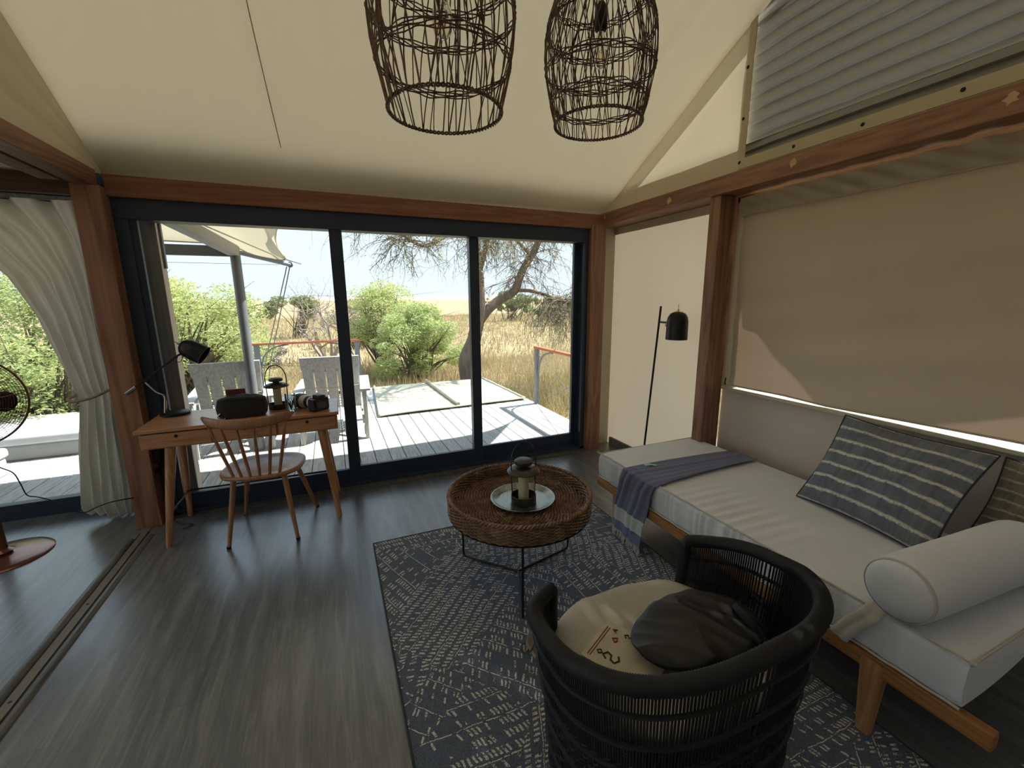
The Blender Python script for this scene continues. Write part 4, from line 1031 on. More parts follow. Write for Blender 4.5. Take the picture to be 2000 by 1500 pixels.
mb = MB(); mb.tube(smooth_pts([(-1.615, 3.66, .885), (-1.628, 3.615, .872), (-1.58, 3.585, .862), (-1.48, 3.578, .885), (-1.38, 3.575, .935), (-1.325, 3.56, .962)], 8), .0105, 8)
mb.build('tieback', fabric('rope_tieback', C(170, 158, 132)), cu, smooth=True)
mb = MB(); mb.tube(smooth_pts([(-1.615, 3.66, .885), (-1.60, 3.71, .90), (-1.5, 3.72, .92), (-1.36, 3.70, .945)], 6), .0105, 8); mb.build('tieback', fabric('rope_tieback_back', C(170, 158, 132)), cu, smooth=True)
tag(MB().box((-4.2, 3.63, 2.112), (-1.315, 3.675, 2.135)).build('trim_11', m_track), 'grey rail carrying the white curtain', 'rail', kind='structure')

# ---- pedestal fan
fa = thing('pedestal_fan', 'copper-brown pedestal fan cut by the edge of the picture in front of the curtained door', 'fan', (-1.93, 3.29, 0))
m_copper = plain('copper_brown', C(132, 82, 62), .22, .55, .5, .06, 10, coat=.4)
FX, FY, FZ = -1.93, 3.29, .955
MB().lathe([(0, .035), (.03, .035), (.045, .03), (.12, .022), (.19, .016), (.215, .010), (.222, .004), (.222, 0), (0, 0)], 56, (FX, FY, 0)).build('base', m_copper, fa, smooth=True)
MB().lathe([(.03, .03), (.05, .034), (.055, .045), (.035, .06), (.030, .30), (.030, .56), (.022, .57), (.022, .86), (0, .87)], 28, (FX, FY, 0)).build('pole', m_copper, fa, smooth=True, sharp=50)
fd = Vector((.18, -.98, .06)).normalized(); FR_ = fd.to_track_quat('Z', 'Y').to_matrix().to_4x4(); fc = Vector((FX, FY, FZ)); HR = .262
MB().lathe([(0, -.16), (.04, -.158), (.07, -.14), (.078, -.10), (.075, -.04), (0, -.03)], 28, fc, FR_).build('motor', m_copper, fa, smooth=True)
def ringp(r, w, n=72): return [fc + FR_.to_3x3() @ Vector((r * math.cos(2 * PI * i / n), r * math.sin(2 * PI * i / n), w)) for i in range(n)]
MB().tube(ringp(HR, .0), .006, 6, closed=True).build('guard_ring', m_copper, fa, smooth=True)
mb = MB()
for r in [HR * q / 26 for q in range(5, 26)]:
    w = .055 * (1 - (r / HR) ** 3); mb.tube(ringp(r, w, 60), .0013, 4, closed=True)
for i in range(16):
    a = 2 * PI * i / 16; mb.tube([fc + FR_.to_3x3() @ Vector((r * math.cos(a + .5 * r), r * math.sin(a + .5 * r), .055 * (1 - (r / HR) ** 3) - .001)) for r in [HR * q / 8 for q in range(1, 9)]], .0018, 4)
for i in range(40):
    a = 2 * PI * i / 40; mb.tube([fc + FR_.to_3x3() @ Vector((r * math.cos(a), r * math.sin(a), -.09 * (1 - (r / HR) ** 3))) for r in [HR * q / 6 for q in range(2, 7)]], .0013, 4)
mb.build('guard_wires', m_copper, fa, smooth=True, kind='stuff')
for i in range(4):
    a0_ = 2 * PI * i / 4 - .18
    mb = MB()
    def blade(u, v):
        r = lerp(.04, .215, u); w = interp([(0, .03), (.3, .05), (.75, .062), (.95, .045), (1, .02)], u); s_ = lerp(-w, w, v)
        q = Vector((r, s_ + .02 * u, .25 * s_)); q = Matrix.Rotation(a0_, 3, 'Z') @ q
        return fc + FR_.to_3x3() @ q
    mb.grid(blade, 12, 6); mb.build('blade', m_dark_gap, fa, smooth=True, solid=.003)
MB().lathe([(0, .035), (.03, .03), (.042, .01), (.042, -.03)], 24, fc, FR_).build('hub', m_dark_gap, fa, smooth=True)

# ---- wicker pendants
m_wick = rattan('dark_wicker', C(80, 58, 44), C(116, 86, 64), C(158, 126, 98))
def pendant(label, c, sc, seed, hoops, nst):
    R = random.Random(seed); c = Vector(c)
    o = thing('pendant_lamp', label, 'pendant lamp', c)
    PF = [(0, .170), (.05, .182), (.12, .198), (.20, .212), (.28, .214), (.36, .200), (.45, .168), (.53, .125), (.60, .085), (.66, .060), (.70, .052)]
    def rad(z): return interp(PF, z) * sc
    def pos(a, z, dr=0): r = rad(z) + dr; return c + Vector((r * math.cos(a), r * math.sin(a), z * sc))
    for ph in (0, PI):
        MB().tube([c + Vector(((rad(0) + .004 * math.cos(40 * a + ph)) * math.cos(a), (rad(0) + .004 * math.cos(40 * a + ph)) * math.sin(a), .004 * math.sin(40 * a + ph))) for a in [2 * PI * i / 240 for i in range(240)]], .0032, 5, closed=True).build('rim', m_wick, o, smooth=True)
    mb = MB()
    for i in range(nst):
        a = 2 * PI * i / nst + R.uniform(-.06, .06); tw = R.choice((-1, 1)) * R.uniform(.35, .9); bend = R.uniform(-.05, .05)
        if R.random() < .25: tw *= .1
        mb.tube([pos(a + tw * (z / .7) + bend * math.sin(9 * z), z, R.uniform(-.002, .002)) for z in [.7 * k / 12 for k in range(13)]], R.uniform(.0016, .0028), 4)
    mb.build('wicker_strands', m_wick, o, smooth=True, kind='stuff')
    for hz, tilt in hoops:
        mb = MB(); ph = R.uniform(0, 6)
        for s_ in range(5):
            dz = (s_ - 2) * .0055
            mb.tube([pos(a, hz + dz + tilt * math.sin(a + ph) + .003 * math.sin(11 * a + s_ * 2), .003 * math.sin(17 * a + s_ * 1.3)) for a in [2 * PI * i / 72 for i in range(72)]], .0022, 4, closed=True)
        mb.build('hoop', m_wick, o, smooth=True)
    MB().lathe([(0, .70 * sc), (.05 * sc, .70 * sc), (.052 * sc, .72 * sc), (0, .725 * sc)], 20, c).build('cap', m_wick, o, smooth=True)
    top = roofz(c.x, c.y) - .005
    MB().tube([c + Vector((0, 0, .40)), (c.x, c.y, top)], .004, 6).build('cord', m_black, o, smooth=True)
    so = MB().lathe([(0, .42), (.012, .42), (.022, .405), (.023, .33), (.019, .325), (0, .325)], 20, c).build('socket', m_black, o, smooth=True)
    MB().lathe([(.013, .325), (.015, .31), (.028, .275), (.032, .245), (.026, .215), (.012, .200), (0, .197)], 24, c).build('bulb', glass_mat('bulb_glass_%d' % seed, (.95, .92, .85, 1), 1.5), so, smooth=True)
    MB().tube([c + Vector((.010 * math.cos(q_), .010 * math.sin(q_), .30 - .005 * q_)) for q_ in [i * .6 for i in range(24)]], .001, 4).build('filament', plain('filament', C(230, 170, 80), .3, .8), so)
    return o
pendant('tall dark wicker pendant lamp hanging nearer the desk side', (.382, 1.42, 2.07), 1.02, 3, [(.13, .0), (.26, .012), (.36, .01), (.47, .0), (.57, 0)], 62)
pendant('rounder dark wicker pendant lamp with a visible bulb beside the gable', (1.045, 1.575, 2.178), 1.0, 11, [(.075, .004), (.19, .01), (.33, .012), (.43, .008), (.54, 0)], 92)

# ================================================================== OUTDOORS
nr = np.random.default_rng(5)
ZD, ZG = -.06, -.62
def plank_mat():
    k = NT('weathered_deck'); v = k.coord('Object', (14, .7, 6)); oi = k.node('ShaderNodeObjectInfo')
    ad = k.node('ShaderNodeVectorMath', operation='ADD'); cb = k.node('ShaderNodeCombineXYZ'); k.l.new(k.math('MULTIPLY', oi.outputs['Random'], 37.0), cb.inputs[0]); k.l.new(k.math('MULTIPLY', oi.outputs['Random'], 91.0), cb.inputs[1])
    k.l.new(v, ad.inputs[0]); k.l.new(cb.outputs[0], ad.inputs[1]); v = ad.outputs[0]
    n = k.noise(v, 1.0, 4, .6, .8); fr = k.math('ABSOLUTE', k.math('SUBTRACT', k.math('FRACT', k.math('MULTIPLY', n, 9)), .5)); f2 = k.noise(v, 6, 3)
    f = k.math('ADD', k.math('MULTIPLY', fr, .8), k.math('MULTIPLY', f2, .5))
    c = k.ramp(f, [(.12, C(136, 133, 128)), (.4, C(170, 168, 163)), (.8, C(190, 188, 184))])
    hs = k.node('ShaderNodeHueSaturation'); k.l.new(k.math('MULTIPLY_ADD', oi.outputs['Random'], .2, .88), hs.inputs['Value']); k.l.new(c, hs.inputs['Color'])
    return k.pbr(hs.outputs[0], .8, 0, .2, k.bump(f, .25, .003))
m_plank = plank_mat()
DX, DXE, DYE = -5.35, 2.77, 7.9
dkk = thing('floor_deck', 'weathered grey timber deck outside the glass doors', 'deck', (0, 3.64, ZD), kind='structure')
pw_ = .1452
src = MB().box((.003, 0, -.03), (pw_ - .003, DYE - 3.64, 0)).build('plank', m_plank, dkk, bevel=.004, local=True)
x = DXE - pw_; src.location = (x, 0, 0); i = 0
while x > DX:
    x -= pw_; i += 1
    share('plank', src, dkk, (x, rnd.uniform(-.006, .006), rnd.uniform(-.0015, .0015)))
MB().box((DX, 3.64, ZD - .20), (DXE, DYE - .05, ZD - .035)).build('joists', m_dark_gap, dkk)
MB().box((DX, DYE - .03, ZD - .22), (DXE, DYE, ZD - .03)).build('fascia', m_plank, dkk)
MB().box((DXE - .03, 3.64, ZD - .22), (DXE, DYE, ZD - .03)).build('fascia', m_plank, dkk)
for x in (-4.5, -2.5, -.5, 1.2, 2.65):
    MB().box((x - .06, DYE - .2, ZG - .05), (x + .06, DYE - .08, ZD - .2)).build('pier', m_plank, dkk)

# ---- ground and grass
def ground_mat():
    k = NT('dry_savannah'); v = k.coord('Object'); n1 = k.noise(v, .09, 5, .6); n2 = k.noise(v, 1.3, 5, .65); n3 = k.noise(k.coord('Object', (1, .25, 1)), .03, 4, .6)
    f = k.math('ADD', k.math('MULTIPLY', n1, .45), k.math('MULTIPLY', n2, .55))
    c = k.ramp(f, [(.3, C(122, 108, 82)), (.45, C(146, 130, 99)), (.6, C(165, 149, 118)), (.78, C(137, 133, 102))])
    c = k.mix(k.ramp(n3, [(.42, (0, 0, 0, 1)), (.62, (1, 1, 1, 1))]), c, C(164, 138, 110))
    return k.pbr(c, .95, 0, .05, k.bump(n2, .6, .05))
tag(MB().grid(lambda u, v: Vector((lerp(-2500, 2500, u), lerp(-200, 4500, v), ZG)), 10, 10).build('ground', ground_mat()), 'dry straw-coloured savannah plain running to the horizon', 'ground', kind='structure')
def hill(u, v):
    x = lerp(-2600, 2600, u); return Vector((x, lerp(1900, 2900, v), ZG + math.sin(PI * v) * (14 + 9 * math.sin(x * .0031) + 6 * math.sin(x * .0077 + 1))))
tag(MB().grid(hill, 60, 6).build('hills', plain('distant_hills', C(196, 180, 160), .95, var=.1, scale=.01), smooth=True), 'low pale ridge on the horizon', 'hill', kind='structure')

def leaf_mat(name, c1, c2, transl=.35, sc=3.0):
    k = NT(name); v = k.coord('Object'); n = k.noise(v, sc, 3, .6); n2 = k.noise(v, sc * 12, 2)
    c = k.ramp(k.math('ADD', k.math('MULTIPLY', n, .5), k.math('MULTIPLY', n2, .5)), [(.32, c1), (.68, c2)])
    return k.pbr(c, .8, 0, .15, None, transl)
m_grass = leaf_mat('straw_grass', C(152, 136, 98), C(196, 180, 140), .3, 1.2)
m_grass_g = leaf_mat('green_grass', C(110, 116, 62), C(170, 160, 96), .3, 1.2)
def blades(name, label, n, xr, yr, h, w, mat, cond=None):
    X = nr.uniform(*xr, n); Y = nr.uniform(*yr, n)
    keep = ~((X < DXE + .05) & (X > DX) & (Y < DYE + .06))
    if cond is not None: keep &= cond(X, Y)
    X, Y = X[keep], Y[keep]; n = len(X)
    H = nr.uniform(h[0], h[1], n) * (0.6 + .8 * (np.sin(X * 1.7 + 1.3 * np.sin(Y * 1.1)) * .5 + .5) * (np.sin(Y * 2.3 + X) * .5 + .5) + .2)
    a = nr.uniform(0, 2 * PI, n); ln = H * nr.uniform(.1, .6, n); b = nr.uniform(0, 2 * PI, n); W = nr.uniform(w[0], w[1], n)
    V = np.zeros((n, 3, 3)); V[:, 0] = np.stack([X - W * np.cos(a), Y - W * np.sin(a), np.full(n, ZG)], 1); V[:, 1] = np.stack([X + W * np.cos(a), Y + W * np.sin(a), np.full(n, ZG)], 1)
    V[:, 2] = np.stack([X + ln * np.cos(b), Y + ln * np.sin(b), ZG + H], 1)
    o = np_mesh(name, V.reshape(-1, 3), np.arange(n * 3).reshape(-1, 3), mat)
    return tag(o, label, 'grass', kind='stuff')
blades('tall_grass', 'tall dry straw grass growing close to the deck', 60000, (-9, 12), (4.5, 14), (.18, .46), (.004, .010), m_grass)
blades('green_tufts', 'greener grass along the edge of the deck', 9000, (-4, 6), (4.5, 9.6), (.12, .34), (.004, .009), m_grass_g, lambda X, Y: (np.abs(Y - 8.5) < .9) | (X > 2.7))
blades('field_grass', 'straw grass spread over the field behind the bushes', 45000, (-16, 34), (14, 55), (.15, .42), (.012, .03), m_grass)

# ---- plants
def lump_leaves(lumps, n, size, rg, flat=.75):
    c = np.array([l[0] for l in lumps], float); r = np.array([l[1] for l in lumps], float)
    pick = rg.choice(len(lumps), n, p=(r ** 2) / (r ** 2).sum())
    d = rg.normal(size=(n, 3)); d /= np.linalg.norm(d, axis=1)[:, None]
    rr = r[pick] * rg.uniform(.25, 1.0, n) ** .45
    P = c[pick] + d * rr[:, None] * np.array([1, 1, flat])
    a = rg.normal(size=(n, 3)); a[:, 2] *= .5; a /= np.linalg.norm(a, axis=1)[:, None]
    b = np.cross(a, rg.normal(size=(n, 3))); b /= np.linalg.norm(b, axis=1)[:, None]
    s = rg.uniform(size[0], size[1], n)[:, None]
    V = np.stack([P - a * s, P + b * s * .32, P + a * s, P - b * s * .32], 1)
    return V.reshape(-1, 3), np.arange(n * 4).reshape(-1, 4)
m_leaf = leaf_mat('acacia_green', C(148, 162, 104), C(206, 216, 152), .5, 2.0)
m_leaf2 = leaf_mat('acacia_yellow_green', C(160, 172, 112), C(218, 222, 158), .5, 2.0)
m_leaf_d = leaf_mat('olive_green', C(112, 124, 84), C(162, 170, 120), .3, 2.0)
m_bark = plain('grey_bark', C(116, 102, 88), .9, var=.3, scale=14, bump=.6, bscale=30, stretch=(1, 1, .3), bdist=.02)
m_drybark = plain('pale_dry_bark', C(150, 138, 124), .9, var=.2, scale=10)
def bush(name, label, c, rx, ry, h, n, size, mat, seed, twigs=60, nl=34, group=None, cat='bush', base=.15):
    rg = np.random.default_rng(seed); c = Vector(c)
    o = thing(name, label, cat, c, group=group)
    lumps = []
    for i in range(nl):
        a = rg.uniform(0, 2 * PI); q = rg.uniform(0, 1) ** .5; z = rg.uniform(base, 1)
        k = math.sqrt(max(.05, 1 - (max(0, z - .35) / .7) ** 2))
        lumps.append(((c.x + rx * q * k * math.cos(a) * .85, c.y + ry * q * k * math.sin(a) * .85, c.z + h * z * .88), h * rg.uniform(.10, .2)))
    V, F_ = lump_leaves(lumps, n, size, rg)
    V[:, 2] = np.maximum(V[:, 2], c.z + .03)
    np_mesh('foliage', V, F_, mat, o, kind='stuff')
    mb = MB(); rr = random.Random(seed)
    for i in range(twigs):
        l = lumps[rr.randrange(nl)]; p = Vector(l[0]); q = p + Vector((rr.gauss(0, 1), rr.gauss(0, 1), rr.uniform(-.1, 1.0))) * (l[1] * 1.1)
        s_ = c + Vector((rr.uniform(-.2, .2) * rx, rr.uniform(-.2, .2) * ry, 0)); m_ = lerp(s_, p, .55) + Vector((0, 0, h * .06))
        mb.tube([s_, m_, p, q], [.025 * h / 2, .014 * h / 2, .008, .003], 4)
    mb.build('stems', m_bark, o, smooth=True, kind='stuff')
    return o
def gp(px, py, y): p = at_y(px, py, y); return p
B = lambda px, y: Vector((gp(px, 700, y).x, y, ZG))
bush('acacia_bush', 'broad bright green thorn bush beyond the middle of the deck', B(815, 11.2), 1.55, 1.2, 2.15, 34000, (.018, .046), m_leaf, 21, 80, 46)
bush('acacia_bush', 'taller ragged thorn bush behind the broad green one', B(755, 13.0), 1.15, 1.0, 2.75, 17000, (.018, .05), m_leaf2, 22, 60, 26, base=.4)
bush('acacia_bush', 'pale green thorn bush left of the awning post', B(345, 9.8), 1.75, 1.3, 2.75, 34000, (.018, .046), m_leaf2, 23, 90, 44)
bush('acacia_bush', 'low green thorn bush between the chairs and the awning post', B(425, 11.5), 1.45, 1.1, 1.75, 19000, (.018, .046), m_leaf, 24, 50, 30)
bush('acacia_bush', 'dense green thorn bush seen past the curtain', B(35, 8.4), 2.4, 1.1, 2.6, 36000, (.018, .045), m_leaf, 25, 80, 50)
bush('acacia_bush', 'green thorn bush at the edge of view beyond the fan', B(-90, 10.0), 2.2, 1.3, 3.1, 18000, (.02, .05), m_leaf_d, 26, 50, 30)
bush('scrub_bush', 'grey leafless scrub bush beyond the red handrail', B(505, 15.5), .8, .7, 1.15, 3000, (.03, .06), leaf_mat('grey_scrub', C(140, 134, 120), C(190, 184, 170), .2), 27, 70, 16)
bush('flat_acacia', 'small flat-topped green acacia beyond the ropes', B(585, 27), 1.9, 1.6, 2.4, 5000, (.05, .11), m_leaf_d, 28, 26, 16, cat='tree', base=.55)
bush('flat_acacia', 'low spreading acacia beside the leaning trunk', B(1000, 38), 4.0, 2.4, 2.9, 6000, (.07, .16), m_leaf_d, 29, 30, 20, cat='tree', base=.45)
bush('flat_acacia', 'grey-green acacia seen under the side branch', B(1085, 30), 2.6, 2.0, 2.3, 5000, (.06, .13), m_leaf_d, 30, 30, 20, cat='tree', base=.4)
bush('scrub_bush', 'pale tangled scrub between the two window mullions', B(705, 20), 2.0, 1.6, 2.3, 5000, (.04, .08), leaf_mat('pale_scrub', C(150, 146, 122), C(196, 190, 160), .2), 31, 90, 22)
# far scrub
fb = bush('distant_scrub', 'tiny dark scrub bush far out on the plain', (0, 90, ZG), 2.4, 2.0, 2.0, 500, (.12, .3), m_leaf_d, 40, 4, 8, group='scrub dotting the far plain')
fr_ = random.Random(9); first = True
for px, y in [(415, 80), (440, 120), (470, 150), (500, 170), (520, 100), (545, 190), (470, 60), (490, 48), (515, 44), (535, 60), (600, 160), (625, 210), (690, 120), (930, 150), (960, 110), (985, 80), (1030, 130), (1060, 90), (1100, 70), (1115, 110), (455, 230), (560, 240), (480, 260), (530, 280)]:
    p = B(px, y)
    if first: fb.location = p; first = False; r0 = fb
    else:
        r0 = fb.copy(); COL.objects.link(r0); r0.location = p; r0.rotation_euler = (0, 0, fr_.uniform(0, 6)); s_ = fr_.uniform(.6, 1.5); r0.scale = (s_, s_, s_)
        for chd in list(fb.children):
            k_ = chd.copy(); COL.objects.link(k_); k_.parent = r0

# bare grey tree
def grow(mb, p, d, L, r, depth, rr, up=.15, spread=.6, leaves=None, n=4):
    p = Vector(p); d = Vector(d).normalized(); pts = [p]; k = 4
    for i in range(k):
        d = (d + Vector((rr.gauss(0, 1), rr.gauss(0, 1), rr.gauss(0, 1))) * .16 + Vector((0, 0, up * .12))).normalized(); p = p + d * (L / k); pts.append(p)
    r1 = r * .62; mb.tube(pts, [lerp(r, r1, i / k) for i in range(k + 1)], n if depth > 1 else 3, caps=False)
    if leaves is not None and depth <= 1: leaves.extend(pts[1:])
    if depth == 0: return
    for c in range(rr.choice((2, 3, 3))):
        q = pts[rr.choice((2, 3, 4))]; e = (d + Vector((rr.gauss(0, 1), rr.gauss(0, 1), rr.gauss(0, 1))) * spread + Vector((0, 0, up))).normalized()
        grow(mb, q, e, L * rr.uniform(.6, .85), r1 * .8, depth - 1, rr, up, spread, leaves, n)
rr = random.Random(4); p = B(640, 16)
dt = thing('bare_tree', 'bare grey thorn tree beyond the deck chairs', 'tree', p)
mb = MB()
for k_ in range(4): grow(mb, p + Vector((rr.uniform(-.1, .1), 0, 0)), (rr.uniform(-.6, .5), rr.uniform(-.3, .3), 1), 1.25, .07, 5, rr, .12, .62)
mb.build('branches', m_drybark, dt, smooth=True, kind='stuff')
rr = random.Random(14); p = B(712, 21)
dt2 = thing('bare_tree', 'small dark forked tree left of the broad green bush', 'tree', p)
mb = MB()
for k_ in range(2): grow(mb, p, (rr.uniform(-.4, .4), 0, 1), 1.1, .09, 4, rr, .1, .7)
mb.build('branches', m_bark, dt2, smooth=True, kind='stuff')

# ---- leaning tree at the deck
YT = 9.0
Tp = lambda px, py, dy=0.0: at_y(px, py, YT + dy)
tb = Tp(915, 748); tb.z = ZG
te = thing('thorn_tree', 'leaning grey thorn tree with drooping twigs at the corner of the deck', 'tree', tb)
trunk = smooth_pts([(tb.x + .05, tb.y, ZG - .1), Tp(918, 742), Tp(912, 705), Tp(925, 665), Tp(934, 620), Tp(936, 570), Tp(934, 520), Tp(928, 470), Tp(915, 420), Tp(890, 360), Tp(860, 280)], 4)
nt = len(trunk)
MB().tube(trunk, [interp([(0, .26), (.15, .21), (.3, .155), (.45, .14), (.6, .10), (1, .05)], i / (nt - 1)) for i in range(nt)], 12).build('trunk', m_bark, te, smooth=True, sharp=180)
def branch(pts, r0, r1, nm='branch', n=8):
    P_ = smooth_pts(pts, 4); m = len(P_)
    MB().tube(P_, [lerp(r0, r1, i / (m - 1)) for i in range(m)], n).build(nm, m_bark, te, smooth=True, sharp=180); return P_
br1 = branch([Tp(938, 625), Tp(955, 603), Tp(980, 583), Tp(1005, 568, -.1), Tp(1014, 545, -.15), Tp(1022, 525, -.2), Tp(1038, 500, -.3), Tp(1052, 472, -.4), Tp(1072, 430, -.6), Tp(1110, 360, -1.0), Tp(1150, 300, -1.3)], .115, .05)
br2 = branch([Tp(1006, 567, -.1), Tp(1035, 568, -.4), Tp(1065, 576, -.6), Tp(1095, 588, -.8), Tp(1125, 586, -.9), Tp(1160, 560, -1.0)], .045, .02)
br3 = branch([Tp(926, 455), Tp(895, 450, -.3), Tp(865, 464, -.5), Tp(832, 480, -.8), Tp(803, 470, -1.0), Tp(786, 455, -1.2), Tp(760, 410, -1.4), Tp(720, 370, -1.6)], .05, .02)
br4 = branch([Tp(934, 540), Tp(945, 500, -.5), Tp(960, 440, -1.0), Tp(985, 380, -1.5), Tp(1020, 300, -2.0)], .06, .03)
br5 = branch([Tp(915, 420), Tp(840, 380, -.8), Tp(760, 330, -1.5), Tp(690, 320, -2.0)], .06, .03)
br6 = branch([Tp(1038, 500, -.3), Tp(1010, 470, -1.0), Tp(975, 430, -1.6), Tp(930, 380, -2.2)], .04, .02)
rr = random.Random(77); mb = MB(); lp = []
def twig(p, d, L, r, droop, depth):
    p = Vector(p); d = Vector(d).normalized(); pts = [p.copy()]; k = 6
    for i in range(k):
        d = (d + Vector((rr.gauss(0, 1), rr.gauss(0, 1), rr.gauss(0, .8))) * .22 + Vector((0, 0, -droop))).normalized(); p = p + d * (L / k); pts.append(p.copy())
    mb.tube(pts, [lerp(r, r * .35, i / k) for i in range(k + 1)], 3, caps=False)
    if depth <= 1: lp.extend(pts[2:])
    if depth > 0:
        for c in range(3):
            twig(pts[rr.randrange(1, k)], d + Vector((rr.gauss(0, 1), rr.gauss(0, 1), rr.gauss(0, .7))) * .9, L * rr.uniform(.45, .7), r * .65, droop, depth - 1)
for P_, cnt, L, dr in ((br1, 70, 1.0, .16), (br2, 80, 1.0, .26), (br3, 62, .85, .10), (br4, 40, 1.0, .16), (br5, 60, 1.0, .18), (br6, 40, .9, .14), (trunk[nt // 2:], 34, 1.0, .14)):
    for i in range(cnt):
        q = P_[rr.randrange(len(P_) // 3, len(P_))]
        twig(q, (rr.gauss(0, 1), rr.gauss(0, 1), rr.uniform(-.3, .8)), L * rr.uniform(.6, 1.25), rr.uniform(.007, .013), dr, 2)
mb.build('twigs', m_bark, te, smooth=True, kind='stuff')
lp = np.array([tuple(q) for q in lp]); idx = nr.choice(len(lp), 9000); P0 = lp[idx] + nr.normal(0, .04, (9000, 3))
a_ = nr.normal(size=(9000, 3)); a_ /= np.linalg.norm(a_, axis=1)[:, None]; b_ = np.cross(a_, nr.normal(size=(9000, 3))); b_ /= np.linalg.norm(b_, axis=1)[:, None]; s_ = nr.uniform(.010, .026, 9000)[:, None]
Vl = np.stack([P0 - a_ * s_, P0 + b_ * s_ * .4, P0 + a_ * s_, P0 - b_ * s_ * .4], 1).reshape(-1, 3)
np_mesh('leaves', Vl, np.arange(9000 * 4).reshape(-1, 4), m_leaf, te, kind='stuff')

# ---- veranda fly, its timbers and ropes
m_fly = fabric('veranda_canvas', C(196, 186, 162), .30, .9, 400, .04, .1, C(206, 194, 164), big=1)
fy = thing('veranda_canopy', 'tan stretched canvas canopy over the deck', 'canopy', (0, 4.2, 2.2))
tip = at_y(566, 513, 5.35)
edge = [(-5.6, 5.02, 2.06), (-3.5, 5.02, 2.06), (-2.2, 5.02, 2.06), (-1.3, 5.03, 2.05), (-.85, 5.04, 2.03), tuple(at_y(500, 500, 5.12)), tuple(at_y(556, 507, 5.3)), tuple(at_y(543, 485, 5.1)), tuple(at_y(538, 462, 4.92)), tuple(at_y(551, 434, 4.78)), (-.05, 4.70, 2.32), (.6, 4.62, 2.42), (1.6, 4.58, 2.45), (2.6, 4.62, 2.42), (3.2, 4.70, 2.36), (3.6, 4.95, 2.26), (3.75, 5.2, 2.2)]
ee = smooth_pts(edge, 5); ne = len(ee) - 1
def fly(u, v):
    j = u * ne; a = min(int(j), ne - 1); p = lerp(ee[a], ee[a + 1], j - a)
    ix = interp([(0, -5.6), (4 * 5 / ne, -.95), (10 * 5 / ne, -.1), (1, 2.45)], u)
    q = Vector((ix, 3.37, roofz(min(max(ix, -1.2), 2.4), 3.37) + .12))
    r = lerp(q, p, v); r.z -= .03 * math.sin(PI * v); return r
MB().grid(fly, ne * 2, 16).build('canvas', m_fly, fy, smooth=True, sharp=180)
MB().grid(lambda u, v: Vector((lerp(-5.6, 2.45, u), lerp(3.37, 3.85, v), lerp(roofz(min(max(lerp(-5.6, 2.45, u), -1.2), 2.4), 3.37) + .11, 2.42, v))), 12, 2).build('shade_band', plain('dark_shade_band', C(110, 100, 84), .9), fy)  # unseen opaque band added to shade the ceiling strip above the doors
MB().tube([fly(i / (ne * 2), 1) for i in range(ne * 2 + 1)], .010, 6).build('edge_rope', m_hem, fy, smooth=True)
MB().tube([at_y(368, 427, 3.9), at_y(545, 503, 5.25)], .006, 6).build('seam_cord', m_hem, fy, smooth=True)
# unseen side eave, outline cut to shape sun and shade on the long wall
sf = thing('shade_eave', 'unseen canvas eave shaped to shade the outside of the long wall', 'canopy', (2.9, .6, 2.2))
def eave(u, v):
    y = lerp(3.95, -3.2, u); w = interp([(-3.2, .95), (.3, .95), (.7, .80), (1.1, .93), (1.55, .95), (2.0, .66), (2.13, .64), (2.16, .03), (3.3, .03)], y)
    return Vector((lerp(2.44, XR + w, v), y, lerp(2.42, 2.30, v)))
MB().grid(eave, 150, 6).build('canvas', plain('opaque_canvas', C(190, 180, 150), .9), sf, smooth=True)
m_steel = plain('painted_steel', C(120, 124, 128), .5, .2, .5, .06, 10)
m_greybeam = plain('grey_painted_beam', C(150, 150, 146), .6, 0, .4, .06, 6)
va_ = thing('awning_support', 'grey steel veranda post and beams holding the canopy', 'awning support', (-.83, 5.0, ZD))
pb = at_y(459, 497, 5.0)
MB().tube([(pb.x + .0, 5.0, ZD), (pb.x, 5.0, pb.z + .02)], .045, 16).build('post', m_steel, va_, smooth=True)
b0 = at_y(300, 410, 3.75)
MB().bar(b0, pb + Vector((0, .02, .03)), .09, .10).build('rafter', m_greybeam, va_, bevel=.006)
MB().box((-5.6, 4.97, pb.z - .02), (pb.x + .02, 5.04, pb.z + .075)).build('cross_beam', plain('dark_grey_beam', C(84, 88, 96), .6), va_, bevel=.004)
MB().tube([at_y(462, 492, 5.0), at_y(570, 518, 5.35)], .022, 10).build('outrigger', m_steel, va_, smooth=True)
t0 = at_y(566, 517, 5.35)
MB().lathe([(0, -.03), (.03, -.028), (.03, .028), (0, .03)], 12, t0, Matrix.Rotation(PI / 2, 4, 'X')).build('shackle', m_chrome, va_, smooth=True)
MB().tube([at_y(545, 503, 5.3), at_y(588, 516, 5.4)], .006, 6).build('turnbuckle', m_chrome, va_, smooth=True)
for dx, nm in ((0, 'guy_rope'), (6, 'guy_rope')):
    MB().tube([at_y(560 + dx, 521, 5.36), at_y(520 + dx * 1.6, 700, 6.4), at_y(512 + dx * 2, 748, 6.8)], .006, 6).build(nm, plain('grey_rope', C(120, 116, 108), .8), va_, smooth=True)
MB().tube([at_y(230, 510, 5.6), at_y(545, 517, 5.6)], .003, 5).build('stay_wire', m_steel, va_, smooth=True)
# pale outer post beside the door
xo1 = at_y(264, 440, 3.66).x; xo0 = at_y(303, 440, 3.66).x
op = thing('veranda_post', 'pale weathered timber post just outside the glass door', 'post', (xo0 - .05, 3.72, ZD))
MB().box((xo1, 3.66, ZD), (xo0, 3.76, 2.30)).build('timber', wood('weathered_post', C(196, 180, 160), C(232, 218, 200), 'Z', .8, .8), op, bevel=.004)
MB().box((xo0 - .004, 3.70, 1.72), (xo0 + .014, 3.73, 2.08)).build('bracket', m_steel, op)

